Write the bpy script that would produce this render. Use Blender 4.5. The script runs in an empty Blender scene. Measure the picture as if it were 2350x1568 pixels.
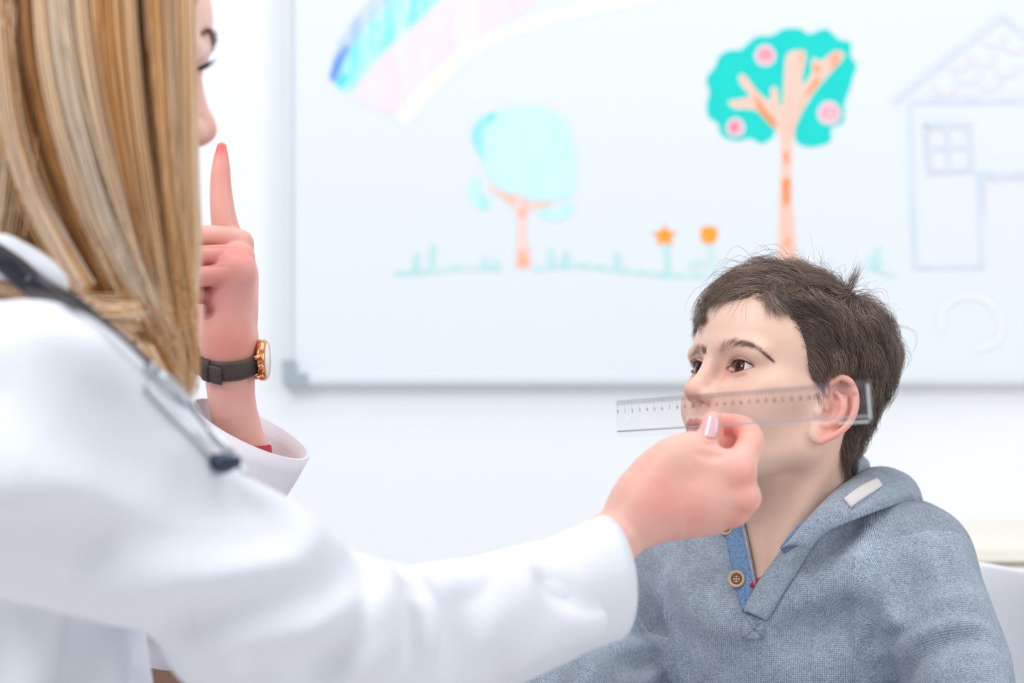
import bpy, bmesh, math, random
import numpy as np
from mathutils import Vector, Matrix
from mathutils.bvhtree import BVHTree
random.seed(7)
rng = np.random.default_rng(7)
scene = bpy.context.scene
COL = scene.collection

# ---------------------------------------------------------------- camera
CAMZ = 1.05
FPX = 85.0 / 36.0 * 2350.0
cam_data = bpy.data.cameras.new('camera')
cam_data.lens = 85.0
cam_data.sensor_width = 36.0
cam_data.clip_start = 0.05
cam_data.dof.use_dof = True
cam_data.dof.focus_distance = 2.10
cam_data.dof.aperture_fstop = 4.4
cam = bpy.data.objects.new('camera', cam_data)
COL.objects.link(cam)
cam.location = (0, 0, CAMZ)
cam.rotation_euler = (math.pi / 2, 0, 0)
scene.camera = cam

# ---------------------------------------------------------------- light
world = bpy.data.worlds.new('world')
scene.world = world
world.use_nodes = True
bg = world.node_tree.nodes['Background']
bg.inputs['Color'].default_value = (0.95, 0.967, 0.99, 1)
bg.inputs['Strength'].default_value = 0.62

def area(name, loc, target, size, size_y, power, color):
    l = bpy.data.lights.new(name, 'AREA')
    l.shape = 'RECTANGLE'
    l.size, l.size_y, l.energy, l.color = size, size_y, power, color
    o = bpy.data.objects.new(name, l)
    COL.objects.link(o)
    o.location = loc
    o.rotation_euler = (Vector(target) - Vector(loc)).to_track_quat('-Z', 'Y').to_euler()
    return o
area('ceiling_panel_light', (0.3, 2.0, 2.9), (0.3, 2.0, 0), 2.4, 1.8, 30, (1.0, 0.99, 0.97))
area('window_daylight', (-1.7, 0.3, 2.9), (0.25, 2.2, 1.0), 1.3, 1.3, 62, (0.96, 0.98, 1.0))
area('window_daylight_right', (2.6, 0.6, 2.0), (0.2, 2.4, 1.0), 1.0, 1.2, 24, (0.96, 0.98, 1.0))
scene.view_settings.view_transform = 'Standard'
scene.view_settings.look = 'None'
scene.view_settings.gamma = 1.0
scene.view_settings.use_curve_mapping = False
scene.view_settings.exposure = -0.12
scene.cycles.use_denoising = True
# ---------------------------------------------------------------- helpers
def P(px, py, d):
    """point at picture position px, py and depth d (metres from the camera)"""
    return np.array([(px - 1175.0) / FPX * d, d, CAMZ - (py - 784.0) / FPX * d])

def srgb(r, g, b):
    f = lambda c: ((c / 255.0 + 0.055) / 1.055) ** 2.4 if c > 10 else c / 255.0 / 12.92
    return (f(r), f(g), f(b))

def rotz(a):
    c, s = math.cos(a), math.sin(a)
    return np.array([[c, -s, 0], [s, c, 0], [0, 0, 1.0]])
def rotx(a):
    c, s = math.cos(a), math.sin(a)
    return np.array([[1.0, 0, 0], [0, c, -s], [0, s, c]])
def roty(a):
    c, s = math.cos(a), math.sin(a)
    return np.array([[c, 0, s], [0, 1.0, 0], [-s, 0, c]])

A3 = lambda *v: np.array(v, dtype=float)

# shapes as distance fields: each returns (bbox lo, bbox hi, function)
def ell(c, r, R=None):
    c = np.array(c, float); r = np.array(r, float)
    m = float(r.max())
    def fn(x, y, z):
        x, y, z = x - c[0], y - c[1], z - c[2]
        if R is not None:
            x, y, z = (R[0, 0] * x + R[1, 0] * y + R[2, 0] * z, R[0, 1] * x + R[1, 1] * y + R[2, 1] * z, R[0, 2] * x + R[1, 2] * y + R[2, 2] * z)
        a = np.sqrt((x / r[0]) ** 2 + (y / r[1]) ** 2 + (z / r[2]) ** 2)
        b = np.sqrt((x / r[0] ** 2) ** 2 + (y / r[1] ** 2) ** 2 + (z / r[2] ** 2) ** 2)
        return a * (a - 1.0) / np.maximum(b, 1e-6)
    if R is None: return c - r, c + r, fn
    e = np.sqrt(((R * r) ** 2).sum(axis=1))
    return c - e, c + e, fn

def cone(a, b, ra, rb, flat=None, s=1.0):
    """round cone; flat = unit direction in which the section is stretched by s"""
    a = np.array(a, float); b = np.array(b, float)
    d = b - a; L2 = float(d @ d) + 1e-12
    m = max(ra, rb) * max(1.0, s)
    def fn(x, y, z):
        x, y, z = x - a[0], y - a[1], z - a[2]
        t = np.clip((x * d[0] + y * d[1] + z * d[2]) / L2, 0, 1)
        x, y, z = x - t * d[0], y - t * d[1], z - t * d[2]
        r = ra + (rb - ra) * t
        if flat is None:
            return np.sqrt(x * x + y * y + z * z) - r
        q = x * flat[0] + y * flat[1] + z * flat[2]
        k = (1.0 / s - 1.0) * q
        x, y, z = x + k * flat[0], y + k * flat[1], z + k * flat[2]
        return (np.sqrt(x * x + y * y + z * z) - r) * min(1.0, (1 + s) / 2)
    return np.minimum(a, b) - m, np.maximum(a, b) + m, fn

def chain(pts, rs, flat=None, s=1.0, n=0, closed=False):
    """round tube through pts; n > 0 smooths it with a Catmull-Rom curve"""
    pts = np.array(pts, float)
    rs = np.array(rs if np.ndim(rs) else [rs] * len(pts), float)
    if n:
        q = cat(np.c_[pts, rs], n); pts, rs = q[:, :3], q[:, 3]
    cs = [cone(pts[i], pts[i + 1], rs[i], rs[i + 1], flat, s) for i in range(len(pts) - 1)]
    lo = np.min([c[0] for c in cs], axis=0); hi = np.max([c[1] for c in cs], axis=0)
    def fn(x, y, z):
        v = cs[0][2](x, y, z)
        for c in cs[1:]: v = np.minimum(v, c[2](x, y, z))
        return v
    return lo, hi, fn

def cat(p, n):
    """Catmull-Rom resampling of the rows of p, n pieces per span"""
    p = np.array(p, float)
    e = np.vstack([2 * p[0] - p[1], p, 2 * p[-1] - p[-2]])
    out = []
    for i in range(1, len(e) - 2):
        for k in range(n):
            t = k / n
            out.append(0.5 * (2 * e[i] + (e[i + 1] - e[i - 1]) * t + (2 * e[i - 1] - 5 * e[i] + 4 * e[i + 1] - e[i + 2]) * t ** 2 + (3 * e[i] - e[i - 1] - 3 * e[i + 1] + e[i + 2]) * t ** 3))
    out.append(p[-1])
    return np.array(out)

class Field:
    def __init__(self, lo, hi, h):
        self.lo = np.array(lo, float); self.h = h
        self.n = np.ceil((np.array(hi, float) - self.lo) / h).astype(int) + 1
        self.ax = [(self.lo[i] + h * np.arange(self.n[i])).astype(np.float32) for i in range(3)]
        self.f = np.full(self.n, 0.05, np.float32)
    def block(self, lo, hi, pad):
        s = []
        for i in range(3):
            a = int(math.floor((lo[i] - pad - self.lo[i]) / self.h)); b = int(math.ceil((hi[i] + pad - self.lo[i]) / self.h)) + 1
            s.append(slice(max(0, a), max(0, min(self.n[i], b))))
        return tuple(s)
    def ev(self, sh, pad):
        s = self.block(sh[0], sh[1], pad)
        x = self.ax[0][s[0]][:, None, None]; y = self.ax[1][s[1]][None, :, None]; z = self.ax[2][s[2]][None, None, :]
        if 0 in (x.size, y.size, z.size): return s, None
        v = np.asarray(sh[2](x, y, z), np.float32)
        return s, np.broadcast_to(v, (x.size, y.size, z.size))
    def add(self, sh, k=0.0, sym=False):
        s, d = self.ev(sh, k + 3 * self.h + 0.004)
        if d is not None:
            a = self.f[s]
            if k > 0:
                hh = np.maximum(k - np.abs(a - d), 0) / k
                self.f[s] = np.minimum(a, d) - hh * hh * (k * 0.25)
            else:
                self.f[s] = np.minimum(a, d)
        if sym: self.add(mirror(sh), k)
        return self
    def sub(self, sh, k=0.0, sym=False):
        s, d = self.ev(sh, k + 2 * self.h)
        if d is not None:
            a = self.f[s]; d = -d
            if k > 0:
                hh = np.maximum(k - np.abs(a - d), 0) / k
                self.f[s] = np.maximum(a, d) + hh * hh * (k * 0.25)
            else:
                self.f[s] = np.maximum(a, d)
        if sym: self.sub(mirror(sh), k)
        return self
    def warp(self, fn, lo=None, hi=None):
        """add fn(x, y, z) to the distance (folds, creases)"""
        s = self.block(lo, hi, 0) if lo is not None else (slice(None),) * 3
        x = self.ax[0][s[0]][:, None, None]; y = self.ax[1][s[1]][None, :, None]; z = self.ax[2][s[2]][None, None, :]
        self.f[s] += np.asarray(fn(x, y, z), np.float32)
        return self
    def sample(self, p):
        q = (p - self.lo) / self.h
        i = np.clip(np.floor(q).astype(int), 0, self.n - 2)
        t = np.clip(q - i, 0, 1)
        out = 0
        for a in (0, 1):
            for b in (0, 1):
                for c in (0, 1):
                    w = (t[:, 0] if a else 1 - t[:, 0]) * (t[:, 1] if b else 1 - t[:, 1]) * (t[:, 2] if c else 1 - t[:, 2])
                    out = out + w * self.f[i[:, 0] + a, i[:, 1] + b, i[:, 2] + c]
        return out
    def front(self, x, z):
        """largest y on the surface for each x, z"""
        yy = self.ax[1][::-1].astype(float); out = []
        for a, b in zip(x, z):
            v = self.sample(np.c_[np.full(len(yy), a), yy, np.full(len(yy), b)])
            i = int(np.argmax(v < 0)); i = max(i, 1)
            t = v[i - 1] / (v[i - 1] - v[i] + 1e-12)
            out.append(yy[i - 1] + t * (yy[i] - yy[i - 1]))
        return np.array(out)
    def mesh(self, smooth=2):
        """surface nets"""
        f = self.f; f[0], f[-1] = np.maximum(f[0], 1e-3), np.maximum(f[-1], 1e-3)
        f[:, 0], f[:, -1] = np.maximum(f[:, 0], 1e-3), np.maximum(f[:, -1], 1e-3)
        f[:, :, 0], f[:, :, -1] = np.maximum(f[:, :, 0], 1e-3), np.maximum(f[:, :, -1], 1e-3)
        s = f < 0
        cnt = np.zeros(np.array(f.shape) - 1, np.int8)
        for a in (0, 1):
            for b in (0, 1):
                for c in (0, 1):
                    cnt += s[a:a + cnt.shape[0], b:b + cnt.shape[1], c:c + cnt.shape[2]]
        idx = np.argwhere((cnt > 0) & (cnt < 8))
        vid = np.full(cnt.shape, -1, np.int32)
        vid[idx[:, 0], idx[:, 1], idx[:, 2]] = np.arange(len(idx))
        corner = np.array([[a, b, c] for a in (0, 1) for b in (0, 1) for c in (0, 1)])
        vals = np.stack([f[idx[:, 0] + c[0], idx[:, 1] + c[1], idx[:, 2] + c[2]] for c in corner], 1)
        acc = np.zeros((len(idx), 3)); num = np.zeros(len(idx))
        for i in range(8):
            for j in range(i + 1, 8):
                if np.abs(corner[i] - corner[j]).sum() != 1: continue
                va, vb = vals[:, i], vals[:, j]
                m = (va < 0) != (vb < 0)
                t = np.where(m, va / np.where(m, va - vb, 1), 0)
                pt = corner[i] + t[:, None] * (corner[j] - corner[i])
                acc += np.where(m[:, None], pt, 0); num += m
        v = self.lo + self.h * (idx + acc / num[:, None])
        quads = []
        for ax in range(3):
            b, c = (ax + 1) % 3, (ax + 2) % 3
            sl0 = [slice(None)] * 3; sl1 = [slice(None)] * 3
            sl0[ax] = slice(0, -1); sl1[ax] = slice(1, None)
            ch = s[tuple(sl0)] != s[tuple(sl1)]
            e = np.argwhere(ch)
            e = e[(e[:, b] > 0) & (e[:, c] > 0) & (e[:, b] < cnt.shape[b]) & (e[:, c] < cnt.shape[c])]
            if not len(e): continue
            ins = s[e[:, 0], e[:, 1], e[:, 2]]
            q = []
            for db, dc in ((-1, -1), (0, -1), (0, 0), (-1, 0)):
                o = e.copy(); o[:, b] += db; o[:, c] += dc
                q.append(vid[o[:, 0], o[:, 1], o[:, 2]])
            q = np.stack(q, 1)
            q[~ins] = q[~ins][:, ::-1]
            quads.append(q)
        q = np.vstack(quads)
        if smooth:
            ed = np.vstack([q[:, [0, 1]], q[:, [1, 2]], q[:, [2, 3]], q[:, [3, 0]]])
            deg = np.bincount(ed.ravel(), minlength=len(v)).astype(float)
            for it in range(smooth):
                for lam in (0.5, -0.45):
                    nb = np.stack([np.bincount(ed[:, 0], v[ed[:, 1], k], len(v)) + np.bincount(ed[:, 1], v[ed[:, 0], k], len(v)) for k in range(3)], 1)
                    v = v + lam * (nb / deg[:, None] - v)
        return v, q

def mirror(sh):
    lo, hi, fn = sh
    return A3(-hi[0], lo[1], lo[2]), A3(-lo[0], hi[1], hi[2]), lambda x, y, z: fn(-x, y, z)

# ---------------------------------------------------------------- objects
def link(name, data, parent=None, mat=None, **props):
    o = bpy.data.objects.new(name, data)
    COL.objects.link(o)
    if parent is not None: o.parent = parent
    if mat is not None and data is not None: data.materials.append(mat)
    for k, val in props.items(): o[k] = val
    return o

def thing(name, label, category, loc=(0, 0, 0), **props):
    return link(name, None, None, None, label=label, category=category, **props)

def mesh_obj(name, v, faces, mat, parent=None, col=None, uv=None, smooth=True, **props):
    me = bpy.data.meshes.new(name)
    if isinstance(faces, np.ndarray):
        nv, (nf, k) = len(v), faces.shape
        me.vertices.add(nv); me.vertices.foreach_set('co', np.asarray(v, np.float32).ravel())
        me.loops.add(nf * k); me.loops.foreach_set('vertex_index', faces.astype(np.int32).ravel())
        me.polygons.add(nf); me.polygons.foreach_set('loop_start', np.arange(0, nf * k, k, dtype=np.int32))
        try: me.polygons.foreach_set('loop_total', np.full(nf, k, dtype=np.int32))
        except Exception: pass
        me.update(calc_edges=True); me.validate()
    else:
        me.from_pydata([tuple(p) for p in v], [], faces); me.update()
    if col is not None:
        c = me.color_attributes.new('Col', 'FLOAT_COLOR', 'POINT')
        c.data.foreach_set('color', np.c_[np.asarray(col, np.float32), np.ones(len(v), np.float32)].astype(np.float32).ravel())
    if uv is not None:
        a = me.attributes.new('fuv', 'FLOAT_VECTOR', 'POINT')
        u3 = np.zeros((len(v), 3), np.float32); u3[:, :np.shape(uv)[1]] = uv
        a.data.foreach_set('vector', u3.ravel())
    if smooth: me.polygons.foreach_set('use_smooth', np.ones(len(me.polygons), bool))
    return link(name, me, parent, mat, **props)

def tube_strands(paths, radii, col=None, sides=3):
    """paths (N, S, 3), radii (N, S) -> verts, quads, colours of N thin tubes"""
    N, S, _ = paths.shape
    t = np.gradient(paths, axis=1)
    t /= np.linalg.norm(t, axis=2, keepdims=True) + 1e-12
    ref = np.where(np.abs(t[..., 2:3]) > 0.8, A3(1, 0, 0), A3(0, 0, 1))
    u = np.cross(t, ref); u /= np.linalg.norm(u, axis=2, keepdims=True) + 1e-12
    w = np.cross(t, u)
    ang = np.arange(sides) * 2 * math.pi / sides
    ring = paths[:, :, None, :] + radii[:, :, None, None] * (np.cos(ang)[None, None, :, None] * u[:, :, None, :] + np.sin(ang)[None, None, :, None] * w[:, :, None, :])
    v = ring.reshape(-1, 3)
    base = (np.arange(N)[:, None, None] * S + np.arange(S - 1)[None, :, None]) * sides
    k = np.arange(sides)[None, None, :]; k2 = (k + 1) % sides
    q = np.stack([base + k, base + k2, base + sides + k2, base + sides + k], -1).reshape(-1, 4)
    c = None
    if col is not None:
        col = np.asarray(col)
        if col.ndim == 2: col = np.repeat(col[:, None, :], S, 1)
        c = np.repeat(col[:, :, None, :], sides, 2).reshape(-1, 3)
    return v, q, c

def tube(pts, rs, sides=12, n=6, caps=True):
    """one smooth tube along a curve; returns verts, faces(list)"""
    pts = np.array(pts, float); rs = np.array(rs if np.ndim(rs) else [rs] * len(pts), float)
    if n: 
        q = cat(np.c_[pts, rs], n); pts, rs = q[:, :3], q[:, 3]
    v, q, _ = tube_strands(pts[None], rs[None], sides=sides)
    f = [tuple(r) for r in q]
    if caps:
        m = len(pts)
        f.append(tuple(range(sides))[::-1]); f.append(tuple(range((m - 1) * sides, m * sides)))
    return v, f

def ribbon(A, B, th, lift=0.0, across=6, nrm=None, bulge=0.0, round_edge=True):
    """cloth band between two 3D polylines (same count), thickness th along the local normal"""
    A = np.array(A, float); B = np.array(B, float); n = len(A)
    g = np.zeros((n, across + 1, 3))
    for j in range(across + 1): g[:, j] = A + (B - A) * j / across
    du = np.gradient(g, axis=0); dv = np.gradient(g, axis=1)
    nn = np.cross(du, dv); nn /= np.linalg.norm(nn, axis=2, keepdims=True) + 1e-12
    if nrm is not None:
        sgn = np.sign((nn * np.array(nrm)).sum(axis=2, keepdims=True)); sgn[sgn == 0] = 1; nn = nn * sgn
    w = np.linspace(0, 1, across + 1); prof = (4 * w * (1 - w)) ** 0.5 if round_edge else np.ones(across + 1)
    prof = np.maximum(prof, 0.35)
    top = g + nn * (lift + th * (0.5 + 0.5 * prof)[None, :, None] + bulge * (4 * w * (1 - w))[None, :, None])
    bot = g + nn * (lift - 0.0)
    v = np.vstack([top.reshape(-1, 3), bot.reshape(-1, 3)])
    m = across + 1; o = n * m; f = []
    for i in range(n - 1):
        for j in range(across):
            a = i * m + j; f.append((a, a + 1, a + m + 1, a + m)); f.append((o + a, o + a + m, o + a + m + 1, o + a + 1))
        a = i * m; f.append((a, a + m, o + a + m, o + a)); a = i * m + across; f.append((a, o + a, o + a + m, a + m))
    for j in range(across):
        f.append((j, o + j, o + j + 1, j + 1)); a = (n - 1) * m + j; f.append((a, a + 1, o + a + 1, o + a))
    uv = np.zeros((2 * o, 2)); L = np.r_[0, np.cumsum(np.linalg.norm(np.diff((A + B) / 2, axis=0), axis=1))]
    uv[:, 0] = np.tile(np.repeat(L, m), 2); uv[:, 1] = np.tile((w[None, :] * np.linalg.norm(B - A, axis=1)[:, None]).ravel(), 2)
    return v, f, uv

def fix_normals(o):
    bm = bmesh.new(); bm.from_mesh(o.data); bmesh.ops.recalc_face_normals(bm, faces=bm.faces); bm.to_mesh(o.data); bm.free()
    return o

def bvh(v, f): return BVHTree.FromPolygons([tuple(p) for p in v], [tuple(int(i) for i in q) for q in f])
CAMP = A3(0, 0, CAMZ)
def hit(tree, px, py, default=2.2, lift=0.0):
    """point of a surface seen at picture position px, py"""
    d = P(px, py, 1.0) - CAMP
    r = tree.ray_cast(Vector(CAMP), Vector(d).normalized())
    if r[0] is None: return P(px, py, default), A3(0, -1, 0)
    n = np.array(r[1]); n = n if n @ d < 0 else -n
    return np.array(r[0]) + n * lift, n
def hits(tree, pts, n=6, default=2.2, lift=0.0):
    return np.array([hit(tree, x, y, default, lift)[0] for x, y in (cat(pts, n) if n else pts)])

# ---------------------------------------------------------------- materials
class NT:
    def __init__(self, name):
        self.m = bpy.data.materials.new(name); self.m.use_nodes = True
        self.t = self.m.node_tree; self.b = self.t.nodes['Principled BSDF']
    def n(self, kind, **kw):
        x = self.t.nodes.new(kind)
        for k, v in kw.items():
            if k in x.inputs: x.inputs[k].default_value = v
            else: setattr(x, k, v)
        return x
    def l(self, a, b): self.t.links.new(a, b)
    def set(self, **kw):
        for k, v in kw.items(): self.b.inputs[k.replace('_', ' ')].default_value = v
        return self

def plain(name, rgb, rough=0.5, bump=0.0, scale=200.0, **kw):
    m = NT(name); m.set(Base_Color=(*rgb, 1), Roughness=rough, **kw)
    if bump:
        tc = m.n('ShaderNodeTexCoord'); no = m.n('ShaderNodeTexNoise', Scale=scale, Detail=3.0)
        bp = m.n('ShaderNodeBump', Strength=bump, Distance=0.001)
        m.l(tc.outputs['Object'], no.inputs['Vector']); m.l(no.outputs['Fac'], bp.inputs['Height']); m.l(bp.outputs['Normal'], m.b.inputs['Normal'])
    return m.m

def vcol(name, rough=0.5, bump=0.0, scale=900.0, mottle=0.0, sss=0.0, spec=0.5):
    m = NT(name); at = m.n('ShaderNodeAttribute', attribute_name='Col')
    m.set(Roughness=rough, Specular_IOR_Level=spec)
    tc = m.n('ShaderNodeTexCoord')
    src = at.outputs['Color']
    if mottle:
        no = m.n('ShaderNodeTexNoise', Scale=70.0, Detail=4.0); m.l(tc.outputs['Object'], no.inputs['Vector'])
        mx = m.n('ShaderNodeMix', data_type='RGBA', blend_type='MULTIPLY'); mx.inputs[0].default_value = mottle
        cr = m.n('ShaderNodeValToRGB'); cr.color_ramp.elements[0].position = 0.3; cr.color_ramp.elements[1].position = 0.7
        cr.color_ramp.elements[0].color = (1.0, 0.86, 0.84, 1); cr.color_ramp.elements[1].color = (1, 1, 0.98, 1)
        m.l(no.outputs['Fac'], cr.inputs['Fac']); m.l(src, mx.inputs[6]); m.l(cr.outputs['Color'], mx.inputs[7]); src = mx.outputs[2]
    m.l(src, m.b.inputs['Base Color'])
    if sss:
        m.set(Subsurface_Weight=sss, Subsurface_Scale=0.006); m.b.inputs['Subsurface Radius'].default_value = (1.0, 0.36, 0.2)
    if bump:
        no = m.n('ShaderNodeTexNoise', Scale=scale, Detail=3.0); bp = m.n('ShaderNodeBump', Strength=bump, Distance=0.0005)
        m.l(tc.outputs['Object'], no.inputs['Vector']); m.l(no.outputs['Fac'], bp.inputs['Height']); m.l(bp.outputs['Normal'], m.b.inputs['Normal'])
    return m.m
# ---------------------------------------------------------------- room
WALL_D = 3.45
def box_faces(): return [(0, 1, 3, 2), (4, 6, 7, 5), (0, 4, 5, 1), (2, 3, 7, 6), (0, 2, 6, 4), (1, 5, 7, 3)]
def box(name, lo, hi, mat, parent=None, bevel=0.0, **props):
    v = [(x, y, z) for x in (lo[0], hi[0]) for y in (lo[1], hi[1]) for z in (lo[2], hi[2])]
    o = mesh_obj(name, v, box_faces(), mat, parent, smooth=False, **props)
    fix_normals(o)
    if bevel:
        b = o.modifiers.new('bevel', 'BEVEL'); b.width = bevel; b.segments = 3
    return o
M_wall = plain('wall_paint', srgb(234, 238, 243), 0.7, 0.1, 120)
M_floor = plain('floor_vinyl', srgb(240, 238, 234), 0.35, 0.05, 40)
box('wall_back', (-3, WALL_D, 0), (3, WALL_D + 0.1, 2.8), M_wall, kind='structure')
box('floor', (-3, -1.5, -0.1), (3, WALL_D, 0), M_floor, kind='structure')
box('baseboard_back', (-3, WALL_D - 0.015, 0), (3, WALL_D, 0.09), plain('baseboard_paint', srgb(236, 236, 234), 0.4), kind='structure')

# ---------------------------------------------------------------- whiteboard with marker drawings
BD = WALL_D - 0.02                     # depth of the board's surface
wb = thing('whiteboard', 'large white dry-erase board on the wall with children marker drawings', 'whiteboard')
M_alu = plain('board_aluminium', srgb(214, 221, 227), 0.45)
M_board = plain('board_enamel', srgb(226, 233, 241), 0.22)
M_corner = plain('corner_plastic', srgb(160, 172, 182), 0.5)
bl, bb = P(672, 862, BD)[0], P(672, 862, BD)[2]
br, bt = bl + 1.5, bb + 1.0
box('board_panel', (bl, BD, bb), (br, WALL_D, bt), M_board, wb)
fw = 0.013
box('frame_bar', (bl - fw, BD - 0.008, bb), (bl, WALL_D, bt), M_alu, wb, 0.003)
box('frame_bar', (br, BD - 0.008, bb), (br + fw, WALL_D, bt), M_alu, wb, 0.003)
box('frame_bar', (bl - fw, BD - 0.008, bb - fw), (br + fw, WALL_D, bb), M_alu, wb, 0.003)
box('frame_bar', (bl - fw, BD - 0.008, bt), (br + fw, WALL_D, bt + fw), M_alu, wb, 0.003)
def corner_piece(x, z, sx, sz):
    a, t = 0.036, 0.017
    pts = [(0, 0), (a, 0), (a, t), (t, t), (t, a), (0, a)]
    v = [(x + sx * p, BD - 0.011, z + sz * q) for p, q in pts] + [(x + sx * p, WALL_D, z + sz * q) for p, q in pts]
    n = 6; f = [tuple(range(6)), tuple(range(11, 5, -1))] + [(i, n + i, n + (i + 1) % n, (i + 1) % n) for i in range(n)]
    fix_normals(mesh_obj('corner_cap', v, f, M_corner, wb, smooth=False))
for x, sx in ((bl - fw - 0.001, 1), (br + fw + 0.001, -1)):
    for z, sz in ((bb - fw - 0.001, 1), (bt + fw + 0.001, -1)): corner_piece(x, z, sx, sz)

def ink(name, rgb, pale=(231, 238, 244), streak=0.5, ang=0.0, scale=60.0, lo=0.35, hi=0.65):
    """marker ink: streaks of full colour over thinner, paler coverage"""
    m = NT(name); tc = m.n('ShaderNodeTexCoord'); mp = m.n('ShaderNodeMapping')
    mp.inputs['Rotation'].default_value = (0, ang, 0); mp.inputs['Scale'].default_value = (1.0, 1.0, 0.16)
    no = m.n('ShaderNodeTexNoise', Scale=scale, Detail=2.0); cr = m.n('ShaderNodeValToRGB')
    cr.color_ramp.elements[0].position = lo; cr.color_ramp.elements[1].position = hi
    a = np.array(srgb(*rgb)); b = np.array(srgb(*pale)); thin = a * (1 - streak) + b * streak
    cr.color_ramp.elements[0].color = (*thin, 1); cr.color_ramp.elements[1].color = (*a, 1)
    m.l(tc.outputs['Object'], mp.inputs['Vector']); m.l(mp.outputs['Vector'], no.inputs['Vector']); m.l(no.outputs['Fac'], cr.inputs['Fac'])
    m.l(cr.outputs['Color'], m.b.inputs['Base Color']); m.set(Roughness=0.35)
    return m.m

layer = [0]
def patch(name, outline, mat, parent=None, n=6, holes=()):
    """flat blot of marker ink on the board, outlined in picture coordinates"""
    layer[0] += 1
    d = BD - 0.0004 - 0.000015 * layer[0]
    pts = cat(np.array(list(outline) + [outline[0]], float), n)[:-1] if n else np.array(outline, float)
    from mathutils.geometry import tessellate_polygon
    tri = tessellate_polygon([[Vector((x, y, 0)) for x, y in pts]])
    me = bpy.data.meshes.new(name); me.from_pydata([tuple(P(x, y, d)) for x, y in pts], [], [tuple(t) for t in tri]); me.update()
    bm = bmesh.new(); bm.from_mesh(me)
    for fc in bm.faces:
        fc.normal_update()
        if fc.normal.y > 0: fc.normal_flip()
    bm.to_mesh(me); bm.free()
    return link(name, me, parent if parent is not None else wb, mat)
def stroke(name, pts, w, mat, parent=None, n=5):
    layer[0] += 1
    d = BD - 0.0004 - 0.000015 * layer[0]
    p = np.array(pts, float)
    ww = np.array(w if np.ndim(w) else [w] * len(p), float)
    q = cat(np.c_[p, ww], n) if n else np.c_[p, ww]
    t = np.gradient(q[:, :2], axis=0); t /= np.linalg.norm(t, axis=1, keepdims=True) + 1e-9
    nn = np.c_[-t[:, 1], t[:, 0]]
    L = q[:, :2] + nn * q[:, 2:3] / 2; R = q[:, :2] - nn * q[:, 2:3] / 2
    v = [P(*a, d) for a in L] + [P(*a, d) for a in R]; m = len(L)
    return mesh_obj(name, v, [(i, i + 1, m + i + 1, m + i) for i in range(m - 1)], mat, parent if parent is not None else wb, smooth=False)

def drawing(name, label):
    o = link(name, None, wb); o['label'] = label
    return o
K_teal = ink('ink_teal', (0, 210, 202), (20, 220, 211), 0.4, 0.3, 40)
K_cyan = ink('ink_glare_cyan', (200, 238, 241), (210, 238, 242), 0.6, 0.5, 30)  # crown ink with the window glare mixed into its colour
K_cyan2 = ink('ink_cyan', (120, 228, 232), (205, 240, 243), 0.7, 0.6, 60)
K_orange = ink('ink_orange', (247, 150, 96), (246, 205, 192), 0.95, 0.1, 55, 0.5, 0.72)
K_peach = ink('ink_peach', (248, 190, 168), (240, 222, 222), 0.8, 0.1, 70)
K_pink = ink('ink_pink', (240, 96, 130), (244, 196, 212), 0.9, 0.4, 80)
K_halo = ink('ink_pale_pink', (240, 200, 214), (236, 222, 232), 0.6)
K_flower = ink('ink_amber', (253, 160, 40), (253, 178, 70), 0.6)
K_grass = ink('ink_grass', (178, 230, 228), (222, 238, 241), 0.75, 0.2, 60)
K_house = ink('ink_house_blue', (210, 221, 237), (221, 230, 241), 0.7)
K_housep = ink('ink_house_pink', (233, 226, 236), (231, 233, 241), 0.7)
K_blue = ink('ink_blue', (170, 200, 246), (212, 226, 246), 0.9, 0.25, 60)
K_aqua = ink('ink_aqua', (126, 230, 231), (212, 239, 244), 0.95, 0.25, 60)
K_rose = ink('ink_rose', (236, 222, 232), (231, 232, 242), 0.8, 0.25, 60)
K_yellow = ink('ink_yellow', (238, 241, 226), (232, 239, 242), 0.8, 0.25, 60)
K_cloud = ink('ink_faint', (236, 241, 247), (229, 237, 244), 0.6)

# rainbow: four bands from the left foot up over the top edge of the picture
rb = drawing('rainbow_drawing', 'pale marker rainbow in blue, aqua, pink and yellow bands')
def band(inner, outer, mat): patch('rainbow_band', list(outer) + list(inner)[::-1], mat, rb, n=5)
band([(775, 190), (800, 120), (850, 50), (920, -20)], [(752, 175), (780, 95), (820, 35), (870, -20)], K_blue)
band([(800, 212), (850, 150), (930, 70), (1040, -20)], [(770, 196), (800, 120), (850, 50), (925, -20)], K_aqua)
band([(900, 262), (990, 180), (1090, 95), (1260, -20)], [(808, 222), (860, 150), (940, 75), (1050, -20)], K_rose)
band([(935, 285), (1010, 200), (1120, 110), (1300, 45), (1500, 5), (1640, -20)], [(908, 262), (1000, 160), (1100, 85), (1290, 15), (1420, -10), (1480, -25)], K_yellow)
stroke('rainbow_streak', [(762, 185), (778, 140), (800, 105)], [14, 20, 10], ink('ink_deep_blue', (88, 148, 240), (140, 180, 244), 0.5), rb)
stroke('rainbow_streak', [(776, 196), (795, 172)], [22, 16], ink('ink_deep_aqua', (60, 214, 224), (120, 228, 232), 0.5), rb)
stroke('rainbow_streak', [(862, 90), (880, 56)], [26, 18], K_cyan2, rb)

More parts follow.
